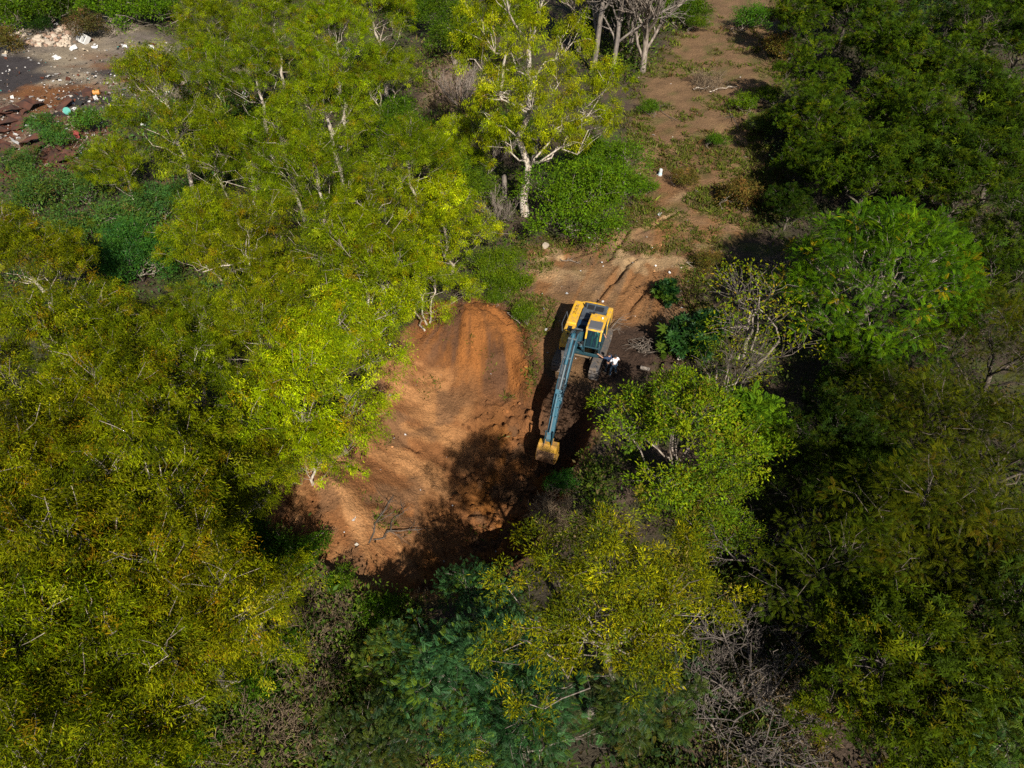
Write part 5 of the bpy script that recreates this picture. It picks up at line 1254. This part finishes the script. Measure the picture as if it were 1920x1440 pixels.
def person(loc, rz, label, J, shirt, trousers, hat=None, sleeve=0.55):
    """J: joints of a figure facing +y: pelvis chest neck head, and (left,right) shoulder elbow wrist hip knee ankle"""
    g = lambda k: np.array(J[k], float)
    V, E_ = [], []
    def v(p, r):
        V.append((*map(float, p), r)); return len(V) - 1
    def chain(i, pts):
        for p, r in pts:
            j = v(p, r); E_.append((i, j)); i = j
        return i
    pel = v(g('pelvis'), 0.135)
    mid = chain(pel, [((g('pelvis') + g('chest')) / 2, 0.12), (g('chest'), 0.145)])
    hd = chain(mid, [(g('neck'), 0.055), (g('head') - [0, 0, 0.03], 0.085), (g('head') + [0, 0, 0.05], 0.095), (g('head') + [0, 0, 0.12], 0.06)])
    for s in (0, 1):
        sg = -1 if s == 0 else 1
        sh, el, wr = g('shoulder' + 'lr'[s]), g('elbow' + 'lr'[s]), g('wrist' + 'lr'[s])
        i = chain(mid, [(sh, 0.065), ((sh + el) / 2, 0.052), (el, 0.043), ((el + wr) / 2, 0.040), (wr, 0.028)])
        dr = unit(wr - el); side = unit(np.cross(dr, [0, 0, 1.0]) + 1e-6)
        i = chain(i, [(wr + dr * 0.05, 0.034)])
        palm = wr + dr * 0.085
        for k, (off, ln) in enumerate(((-0.030, 0.075), (-0.010, 0.085), (0.010, 0.080), (0.030, 0.062))):
            chain(i, [(palm + side * off, 0.010), (palm + side * off + dr * ln * 0.55 + [0, 0, -0.008], 0.009), (palm + side * off * 1.05 + dr * ln + [0, 0, -0.03], 0.007)])
        chain(i, [(wr + dr * 0.05 + side * -0.045 * sg, 0.011), (wr + dr * 0.095 + side * -0.062 * sg, 0.009)])
        hp, kn, an = g('hip' + 'lr'[s]), g('knee' + 'lr'[s]), g('ankle' + 'lr'[s])
        i = chain(pel, [(hp, 0.095), ((hp + kn) / 2, 0.078), (kn, 0.055), ((kn + an) / 2, 0.052), (an, 0.036)])
        ft = an + [0, 0.0, -0.04]
        chain(i, [(ft + [0, 0.06, -0.015], 0.036), (ft + [0, 0.16, -0.02], 0.026)])
    body = skin_mesh('body', V, E_, 'skin')
    # nose, brows and ears pulled out of the head
    h = g('head')
    for vv in body.vertices:
        p = np.array(vv.co) - h
        if p[1] > 0.05 and abs(p[0]) < 0.022 and -0.03 < p[2] < 0.04:
            vv.co.y += 0.022
        if abs(p[0]) > 0.075 and abs(p[2]) < 0.03 and abs(p[1]) < 0.03:
            vv.co.x += 0.02 * np.sign(p[0])
    root = add('person', None, loc=loc, rot=(0, 0, rz), label=label, category='person')
    add('body', body, parent=root)
    # shirt
    V.clear(); E_.clear()
    pel = v(g('pelvis') + [0, 0, -0.02], 0.158)
    mid = chain(pel, [((g('pelvis') + g('chest')) / 2, 0.148), (g('chest'), 0.168), (g('chest') * 0.35 + g('neck') * 0.65, 0.085)]) - 1
    for s in 'lr':
        sh, el = g('shoulder' + s), g('elbow' + s)
        chain(mid, [(sh, 0.088), (sh + (el - sh) * sleeve, 0.075), (sh + (el - sh) * (sleeve + 0.25), 0.072)])
    add('shirt', skin_mesh('shirt', V, E_, shirt), parent=root)
    V.clear(); E_.clear()
    pel = v(g('pelvis') + [0, 0, 0.02], 0.150)
    for s in 'lr':
        hp, kn, an = g('hip' + s), g('knee' + s), g('ankle' + s)
        chain(pel, [(hp, 0.112), ((hp + kn) / 2, 0.096), (kn, 0.074), ((kn + an) / 2, 0.068), (an + [0, 0, 0.02], 0.062)])
    add('trousers', skin_mesh('trousers', V, E_, trousers), parent=root)
    for s in 'lr':
        an = g('ankle' + s); bm = bmesh.new(); bx(bm, (an[0] - 0.05, an[0] + 0.05), (an[1] - 0.07, an[1] + 0.22), (an[2] - 0.085, an[2] + 0.005), 0.03); mk('shoe', bm, 'boots', root)
    bm = bmesh.new(); bmesh.ops.create_uvsphere(bm, u_segments=14, v_segments=9, radius=1.0)
    for q in bm.verts:
        q.co = Vector((q.co.x * 0.108, q.co.y * 0.118 - 0.012 - (0.02 if q.co.z < 0 else 0), max(q.co.z, -0.45) * 0.118 + 0.055)) + Vector(h)
    mk('hair', bm, 'hair_black', root, True)
    if hat:
        bm = bmesh.new(); cyl(bm, h + [0, 0, 0.085], h + [0, 0, 0.10], 0.22, 18); cyl(bm, h + [0, 0, 0.09], h + [0, 0, 0.22], 0.125, 16, 0.10); mk('hat', bm, hat, root, True)
    return root

STAND = dict(pelvis=(0, 0, 0.96), chest=(0, 0.01, 1.33), neck=(0, 0.0, 1.50), head=(0, 0.03, 1.60),
             shoulderl=(-0.19, 0, 1.42), shoulderr=(0.19, 0, 1.42), elbowl=(-0.26, -0.03, 1.15), elbowr=(0.26, -0.03, 1.15), wristl=(-0.27, 0.08, 0.92), wristr=(0.27, 0.08, 0.92),
             hipl=(-0.10, 0, 0.90), hipr=(0.10, 0, 0.90), kneel=(-0.12, 0.03, 0.50), kneer=(0.12, 0.03, 0.50), anklel=(-0.13, 0, 0.09), ankler=(0.13, 0, 0.09))
# the man in the pale shirt, seen from behind, watching the driver
p = at(1149, 703); 
person((p.x, p.y, hz(p.x, p.y)), math.radians(20), 'person in a white patterned shirt and jeans with feet apart beside the excavator track',
       {**STAND, 'anklel': (-0.24, -0.05, 0.09), 'ankler': (0.22, 0.06, 0.09), 'kneel': (-0.19, 0.02, 0.50), 'kneer': (0.17, 0.06, 0.50), 'elbowl': (-0.34, 0.05, 1.20), 'wristl': (-0.22, 0.24, 1.12), 'elbowr': (0.33, 0.02, 1.18), 'wristr': (0.24, 0.20, 1.02)},
       'shirt_white', 'jeans', sleeve=0.5)
p = at(1138, 699)
person((p.x, p.y, hz(p.x, p.y)), math.radians(38), 'person in navy shirt and dark trousers with an arm up against the cab',
       {**STAND, 'elbowl': (-0.36, 0.22, 1.40), 'wristl': (-0.46, 0.44, 1.52), 'elbowr': (0.32, -0.06, 1.14), 'wristr': (0.20, 0.10, 1.02), 'pelvis': (0.02, -0.06, 0.95), 'ankler': (0.20, -0.2, 0.09), 'kneer': (0.16, -0.06, 0.5)},
       'shirt_navy', 'trousers_dark', sleeve=0.6)
bm = bmesh.new(); cyl(bm, (0, 0, 0), (0, 0, 0.14), 0.24, 18); cyl(bm, (0, 0, 0.12), (0, 0, 0.62), 0.19, 18)
jug = mk('water_container', bm, 'hat_white', None, label='white plastic water container standing alone on the track', category='container')
bm = bmesh.new(); cyl(bm, (0, 0, 0.16), (0, 0, 0.40), 0.197, 18); mk('band', bm, 'shirt_teal', jug)
bm = bmesh.new(); cyl(bm, (0, 0, 0.60), (0, 0, 0.80), 0.20, 18, 0.17); cyl(bm, (0, 0, 0.80), (0, 0, 0.84), 0.06, 10); mk('lid', bm, 'hat_white', jug)
p = at(1237, 329); jug.location = (p.x, p.y, hz(p.x, p.y) + 0.02); jug.rotation_euler = (0.03, 0.05, 0.3); jug.scale = (0.8, 0.8, 0.75)
# driver on the cab seat
M = Matrix.Translation(EXC) @ Matrix.Rotation(HEAD, 4, 'Z')
q = M @ Vector((0.0, 0.77, 0.92))
person(q, HEAD - math.pi / 2, 'driver in a white shirt and khaki trousers seated in the cab',
       {**STAND, 'pelvis': (0, 0.02, 0.97), 'chest': (0, 0.0, 1.32), 'neck': (0, 0.02, 1.49), 'head': (0, 0.06, 1.59), 'hipl': (-0.11, 0.06, 0.95), 'hipr': (0.11, 0.06, 0.95), 'kneel': (-0.17, 0.50, 0.96), 'kneer': (0.17, 0.50, 0.96),
        'anklel': (-0.17, 0.72, 0.56), 'ankler': (0.17, 0.72, 0.56), 'elbowl': (-0.42, 0.10, 1.22), 'wristl': (-0.58, 0.26, 1.12), 'elbowr': (0.32, 0.12, 1.16), 'wristr': (0.33, 0.36, 1.14)}, 'shirt_white', 'khaki', sleeve=0.45)

# ------------------------------------------------------------------ felled wood, stump, fallen branches
def branch_obj(name, seed, a, b, r, label, cat, mat='bark_dead', kids=8, lift=0.1, sides=6):
    rng = np.random.default_rng(seed); t = Tubes()
    P = curve(rng, a, b, 7, sag=0.03, jit=0.03); t.add(P, np.linspace(r, r * 0.35, 7), sides)
    L = np.linalg.norm(P[-1] - P[0])
    for k in range(kids):
        i = int(rng.integers(1, 6)); d = unit(P[min(6, i + 1)] - P[i]); s = rng.normal(0, 1, 3); s[2] = abs(s[2]) * 0.4
        e = P[i] + (d * 0.7 + unit(s) * 0.6) * L * rng.uniform(0.18, 0.38)
        Q = curve(rng, P[i], e, 4, jit=0.06); t.add(Q, np.linspace(r * 0.4, 0.008, 4), 4)
        for j in range(2):
            e2 = Q[2] + (unit(Q[3] - Q[2]) + rng.normal(0, 0.5, 3)) * L * 0.12
            t.add(curve(rng, Q[2], e2, 3, jit=0.05), np.linspace(r * 0.2, 0.006, 3), 3)
    return add(name, t.mesh(name, mat), label=label, category=cat)
def gp(px, py, dz=0.0):
    p = at(px, py)
    for _ in range(5):
        p = at(px, py, hz(p.x, p.y) + dz)
    return np.array(p)
branch_obj('fallen_branch', 1, gp(692, 1018, 0.06), gp(738, 930, 0.25), 0.05, 'forked dead branch lying on the pale end of the spoil slope', 'branch', 'bark_dark', 9)
branch_obj('fallen_branch', 2, gp(700, 1012, 0.05), gp(800, 990, 0.2), 0.045, 'dead branch lying along the pit bottom edge of the slope', 'branch', 'bark_dark', 9)
branch_obj('fallen_branch', 3, gp(722, 1000, 0.05), gp(760, 945, 0.3), 0.035, 'thin dead branch beside the forked one on the slope', 'branch', 'bark_dark', 7)
branch_obj('fallen_branch', 4, gp(1300, 168, 0.08), gp(1345, 163, 0.1), 0.09, 'pale peeled log below the heap of cut branches', 'log', 'bark_pale', 1)
branch_obj('fallen_branch', 5, gp(1330, 172, 0.1), gp(1375, 162, 0.3), 0.06, 'pale cut branch beside the heap on the far track', 'branch', 'bark_pale', 4)
branch_obj('fallen_branch', 6, gp(1205, 195, 0.08), gp(1268, 225, 0.1), 0.05, 'dark cut branch across the weedy verge', 'branch', 'bark_dark', 7)
branch_obj('fallen_branch', 7, gp(1365, 200, 0.08), gp(1385, 245, 0.2), 0.06, 'curved dark branch at the track bend', 'branch', 'bark_dark', 5)
branch_obj('fallen_branch', 8, gp(1050, 485, 0.06), gp(1088, 495, 0.15), 0.035, 'thin leafy branch dragged onto the track', 'branch', 'bark_grey', 7)
branch_obj('fallen_branch', 9, gp(1085, 660, 0.1), gp(1175, 600, 0.1), 0.05, 'pale broken branch beside the excavator', 'branch', 'bark_dead', 6)
a = gp(490, 780, 2.6); b = gp(365, 748, 6.0)
branch_obj('leaning_trunk', 10, a, b, 0.22, 'thick slanting grey trunk half hidden among the gums', 'trunk', 'bark_grey', 3, sides=8)
a = gp(1465, 1015, 1.5); b = gp(1575, 935, 3.4)
branch_obj('dead_limb', 11, a, b, 0.11, 'grey leafless limb rising over the black hollow', 'limb', 'twig', 9, sides=7)
a = gp(485, 485, 7.5); b = gp(380, 510, 8.0)
branch_obj('bare_limb', 12, a, b, 0.07, 'long bare bleached limb across the gum crown', 'limb', 'bark_pale', 6)
# broken stump
t = Tubes(); p = gp(945, 375); t.add([p + [0, 0, -0.3], p + [0.02, 0, 0.8], p + [0.05, 0, 1.6], p + [0.02, 0, 2.3]], [0.30, 0.24, 0.22, 0.19], 9)
add('tree_stump', t.mesh('tree_stump', 'bark_dead'), label='broken pale tree stump left of the tallest gum', category='stump')
# root ball and dug-out roots beside the people
bm_t = Tubes(); rng = np.random.default_rng(77); p = gp(1205, 655)
for k in range(46):
    d = sphere_dirs(rng, 1, -0.05)[0]; L = rng.uniform(0.4, 1.3)
    bm_t.add(curve(rng, p + rng.normal(0, 0.35, 3) * [1, 1, 0.3] + [0, 0, 0.15], p + d * L * [1.2, 1.0, 0.6] + [0, 0, 0.1], 4, jit=0.12), np.linspace(0.05, 0.01, 4), 4)
add('root_ball', bm_t.mesh('root_ball', 'bark_dark'), label='torn-out tangle of roots on the dark earth beside the people', category='roots')

# ------------------------------------------------------------------ the tip: rubble, scrap and rubbish
dirty('rust', (0.075, 0.024, 0.011), (0.035, 0.016, 0.010), 0.6, 1.5, 0.85)
plain('masonry', (0.42, 0.34, 0.26), 0.9, var=0.3, scale=2.0, bump=0.4, coord='Object')
plain('brickish', (0.28, 0.18, 0.125), 0.9, var=0.3, scale=2.0, bump=0.4)
plain('white_sheet', (0.50, 0.49, 0.47), 0.5, var=0.12, scale=3)
plain('cream_board', (0.46, 0.37, 0.26), 0.7, var=0.12)
plain('turquoise', (0.02, 0.24, 0.19), 0.4, var=0.1)
plain('orange_drum', (0.45, 0.19, 0.04), 0.5, var=0.2)
plain('red_rag', (0.20, 0.03, 0.025), 0.8)
plain('blue_plastic', (0.05, 0.15, 0.30), 0.4)

def chunk(seed, flat=0.7):
    rng = np.random.default_rng(seed); bm = bmesh.new(); bmesh.ops.create_icosphere(bm, subdivisions=1, radius=1)
    k = rng.uniform(0.6, 1.2, 3); k[2] *= flat
    for v in bm.verts:
        v.co = Vector([math.copysign(min(abs(c), 0.62), c) * 1.5 * k[i] * float(np.exp(rng.normal(0, 0.10))) for i, c in enumerate(v.co)])
    me = bpy.data.meshes.new('chunk'); bm.to_mesh(me); bm.free(); return me
CH = [chunk(k) for k in range(6)]; CHB = [c.copy() for c in CH]
for c in CH: c.materials.append(MATS['masonry'])
for c in CHB: c.materials.append(MATS['brickish'])
rng = random.Random(12)
def drop(name, me, px, py, s, label, cat, group=None, rot=None, dz=0.3):
    p = gp(px, py)
    return add(name, me, loc=(p[0], p[1], p[2] + dz * (s if isinstance(s, float) else s[2])), rot=rot or (rng.uniform(-.4, .4), rng.uniform(-.4, .4), rng.uniform(0, 6.28)), scale=s, label=label, category=cat, group=group)
n = 0
while n < 125:
    px, py = rng.uniform(48, 132), rng.uniform(40, 88)
    if (py - 88) / 50.0 < -(px - 40) / 120.0 - 0.15 or (py < 50 and px < 110):
        continue
    n += 1
    big = rng.random() < 0.3
    drop('rubble_chunk', (CH if rng.random() < 0.62 else CHB)[rng.randrange(6)], px, py, rng.uniform(0.26, 0.46) if big else rng.uniform(0.13, 0.25), 'broken chunk of pale masonry in the rubble heap beside the white shell', 'rubble', 'chunks of the pale rubble heap')
for k in range(16):
    drop('rubble_chunk', CH[rng.randrange(6)], rng.uniform(14, 48), rng.uniform(50, 68), rng.uniform(0.18, 0.36), 'broken pale chunk in the thin rubble strip by the brown dry bush', 'rubble', 'chunks of the thin rubble strip')
for k in range(10):
    drop('rubble_chunk', CH[rng.randrange(6)], rng.uniform(62, 74), rng.uniform(2, 16), rng.uniform(0.25, 0.5), 'pale chunk in the small rubble spill among the far bushes', 'rubble', 'chunks of the far rubble spill')

def sheet(seed, mat, nx=5, ny=4, crump=0.12, th=0.02):
    rg = np.random.default_rng(seed); bm = bmesh.new(); g = []
    for j in range(ny):
        for i in range(nx):
            x, y = i / (nx - 1) - 0.5, j / (ny - 1) - 0.5
            g.append(bm.verts.new((x + rg.normal(0, 0.03), y + rg.normal(0, 0.03), crump * math.sin(3 * x + seed) + rg.normal(0, crump * 0.5))))
    for j in range(ny - 1):
        for i in range(nx - 1):
            bm.faces.new((g[j * nx + i], g[j * nx + i + 1], g[(j + 1) * nx + i + 1], g[(j + 1) * nx + i]))
    r = bmesh.ops.extrude_face_region(bm, geom=bm.faces[:])
    bmesh.ops.translate(bm, verts=[v for v in r['geom'] if isinstance(v, bmesh.types.BMVert)], vec=(0, 0, -th))
    bmesh.ops.recalc_face_normals(bm, faces=bm.faces[:])
    me = bpy.data.meshes.new('sheet'); bm.to_mesh(me); bm.free(); me.materials.append(MATS[mat]); return me
RS = [sheet(k, 'rust') for k in range(4)]; WS = [sheet(k + 9, 'white_sheet', crump=0.08) for k in range(3)]
for (px, py) in [(8, 222), (22, 214), (30, 226), (42, 218), (48, 230), (14, 236), (60, 202), (4, 275), (18, 285), (62, 274), (70, 284), (95, 292), (108, 300), (120, 305), (100, 316), (112, 320), (128, 296), (86, 268), (36, 240), (150, 312), (0, 250)]:
    drop('rusty_sheet', RS[rng.randrange(4)], px, py, (rng.uniform(1.0, 2.2), rng.uniform(0.8, 1.6), rng.uniform(1.2, 2.4)), 'crumpled sheet of rusty metal in the scrap heap below the burnt ground', 'scrap metal', 'rusty sheets of the scrap heap', dz=0.2)
for (px, py, sx, sy, lab) in [(31, 269, 0.9, 1.2, 'upright white panel in the western scrap'), (53, 268, 1.1, 0.5, 'white strip lying on a rusty sheet'), (93, 293, 1.0, 1.0, 'cream square board among rusty sheets'), (140, 206, 0.8, 0.6, 'white scrap beside the turquoise bucket'),
                              (107, 110, 1.1, 0.8, 'white oval sheet alone on the burnt ground'), (10, 101, 0.9, 0.6, 'pale tyre-like ring on the sandy ground'), (138, 93, 1.3, 1.1, 'crumpled white sheet below the white shell'), (161, 96, 0.9, 0.5, 'cream scrap in front of the white shell'),
                              (178, 90, 0.7, 1.0, 'rounded white lump beside the white shell'), (180, 186, 1.2, 0.5, 'pale plastic heap below the orange drum'), (235, 88, 1.2, 0.7, 'white rubbish under the forked gum'), (285, 92, 1.6, 0.8, 'large white sheet among the far rubbish'),
                              (460, 184, 1.1, 0.8, 'bright white sheet showing between two gums'), (440, 200, 1.2, 0.9, 'pale plastic heap showing between two gums'), (268, 236, 0.9, 0.5, 'white sheet glimpsed through the low gum'), (852, 88, 1.2, 0.9, 'white block on top of the brown mound'),
                              (843, 99, 0.8, 0.6, 'smaller white scrap on the brown mound slope'), (30, 254, 0.7, 0.4, 'white rag above the upright panel'), (50, 239, 0.9, 0.3, 'white board end at the top of the scrap')]:
    drop('rubbish_sheet', sheet(hash(lab) % 97 if False else int(px * 7 + py) % 97, 'cream_board' if 'cream' in lab or 'tyre' in lab else 'white_sheet', crump=0.1), px, py, (sx * 0.72, sy * 0.72, 1.0), lab, 'rubbish', dz=0.15,
         rot=(0.9 if 'upright' in lab else rng.uniform(-.3, .3), rng.uniform(-.3, .3), rng.uniform(0, 3)))
# white shell with two square openings
bm = bmesh.new()
bx(bm, (-0.85, 0.85), (-0.62, 0.62), (0.0, 0.28), 0.06)
for x0, x1 in ((-0.85, -0.62), (-0.10, 0.10), (0.66, 0.85)):
    bx(bm, (x0, x1), (-0.58, 0.58), (0.24, 0.62), 0.04)
for y in (-0.58, 0.44):
    bx(bm, (-0.80, 0.80), (y, y + 0.14), (0.26, 0.60), 0.04)
o = mk('appliance_shell', bm, 'white_sheet', None, label='white metal shell with two square openings dumped beside the rubble', category='appliance')
p = gp(161, 78); o.location = (p[0], p[1], p[2] + 0.15); o.rotation_euler = (0.75, 0.1, -0.6); o.scale = (0.95, 0.95, 0.95)
bm = bmesh.new(); bx(bm, (-0.6, 0.6), (-0.36, 0.36), (0.285, 0.295)); mk('opening_shade', bm, 'black_steel', o)  # black sheet added to stand for the shade inside the two openings
# drum, bucket, rag
bm = bmesh.new(); cyl(bm, (-0.45, 0, 0.3), (0.45, 0, 0.3), 0.30, 20)
for x in (-0.42, -0.15, 0.15, 0.42): cyl(bm, (x - 0.015, 0, 0.3), (x + 0.015, 0, 0.3), 0.32, 20)
o = mk('drum', bm, 'orange_drum', label='orange drum lying on the burnt ground', category='drum'); p = gp(183, 178); o.location = p; o.rotation_euler = (0, 0, 0.2); o.scale = (0.75, 0.9, 0.9)
bm = bmesh.new(); cyl(bm, (0, 0, 0), (0, 0, 0.5), 0.24, 16, 0.32); cyl(bm, (0, 0, 0.47), (0, 0, 0.51), 0.35, 16)
o = mk('bucket', bm, 'turquoise', label='turquoise plastic bucket on the burnt ground beside the scrap', category='bucket'); p = gp(128, 213); o.location = p; o.rotation_euler = (1.2, 0.3, 0.4); o.location.z += 0.3
drop('red_cloth', sheet(51, 'red_rag', crump=0.2), 146, 262, (0.6, 0.8, 1.2), 'red cloth caught in the scrub below the scrap', 'cloth', dz=0.3)
drop('rusty_plate', RS[1], 123, 203, (0.9, 1.9, 1.5), 'long rusty plate propped beside the turquoise bucket', 'scrap metal', rot=(0.5, 0.3, -0.6))
SC = CHB[2].copy(); SC.materials.clear(); SC.materials.append(MATS['rust'])
drop('scorched_lump', SC, 168, 176, (1.1, 0.7, 0.5), 'dark scorched lump next to the orange drum', 'scrap')
# crumbs of rubbish too many to count
def litter(name, seed, zones, label, mats_pal):
    rg = np.random.default_rng(seed); lv = Leaves(); tpl = (np.array([(0, -0.4, 0), (1, -0.5, 0.15), (0.9, 0.4, 0.05), (0.1, 0.5, 0.2)]), np.array([[0, 1, 2, 3]]))
    for (n, x0, x1, y0, y1, s) in zones:
        x, y = scatter_px(rg, n, x0, x1, y0, y1)
        pos = np.stack([x, y, height(x, y) + 0.05], 1)
        lv.add(tpl, pos, rg.normal(0, 1, (n, 3)) * [1, 1, 0.3], rg.normal(0, 0.4, (n, 3)) + [0, 0, 1], s * np.exp(rg.normal(0, 0.45, n)), leaf_colours(rg, np.arange(n), n, mats_pal, 0.2))
    add(name, lv.mesh(name, 'leaf_dry'), kind='stuff', label=label, category='litter')
PALE = [((0.42, 0.40, 0.38), 3), ((0.27, 0.22, 0.17), 3), ((0.15, 0.10, 0.07), 3), ((0.10, 0.035, 0.02), 2.5), ((0.03, 0.03, 0.03), 2), ((0.04, 0.2, 0.18), 0.2)]
litter('litter', 3, [(1300, 0, 200, 185, 300, 0.15), (600, 80, 330, 140, 200, 0.17), (300, 220, 330, 80, 130, 0.2), (260, 20, 140, 40, 95, 0.18), (160, 380, 480, 160, 230, 0.2), (200, 300, 700, 90, 190, 0.2), (60, 790, 930, 80, 170, 0.2), (420, 0, 230, 70, 180, 0.13)],
       'scattered pale scraps of rubbish over the tip', PALE)
litter('litter', 4, [(70, 960, 1300, 300, 700, 0.10), (26, 600, 980, 620, 1020, 0.10), (24, 1190, 1420, 130, 330, 0.14)], 'tiny white scraps dotted about the dig and track', [((0.62, 0.62, 0.62), 4), ((0.45, 0.40, 0.33), 2)])
for (px, py, s, lab) in [(1225, 253, 0.22, 'white plastic bottle on the verge of the track'), (1022, 618, 0.16, 'white bag beside the excavator shadow'), (663, 973, 0.14, 'white scrap in the middle of the pale slope'),
                         (1237, 402, 0.25, 'white paper sheet on the sandy stretch of track'), (1022, 463, 0.22, 'pale stone on the bank behind the big bush')]:
    drop('scrap', CH[2].copy() if 'stone' in lab else WS[1], px, py, (s * 2, s * 1.4, s * 2), lab, 'rubbish', dz=0.1)
p = gp(1210, 694); t = Tubes(); t.add([p + [-0.3, 0.1, 0.15], p + [0.22, -0.15, 0.20]], [0.13, 0.12], 10)
o = add('cut_log', t.mesh('cut_log', 'bark_dead'), label='short cut log with a pale orange end beside the people', category='log')
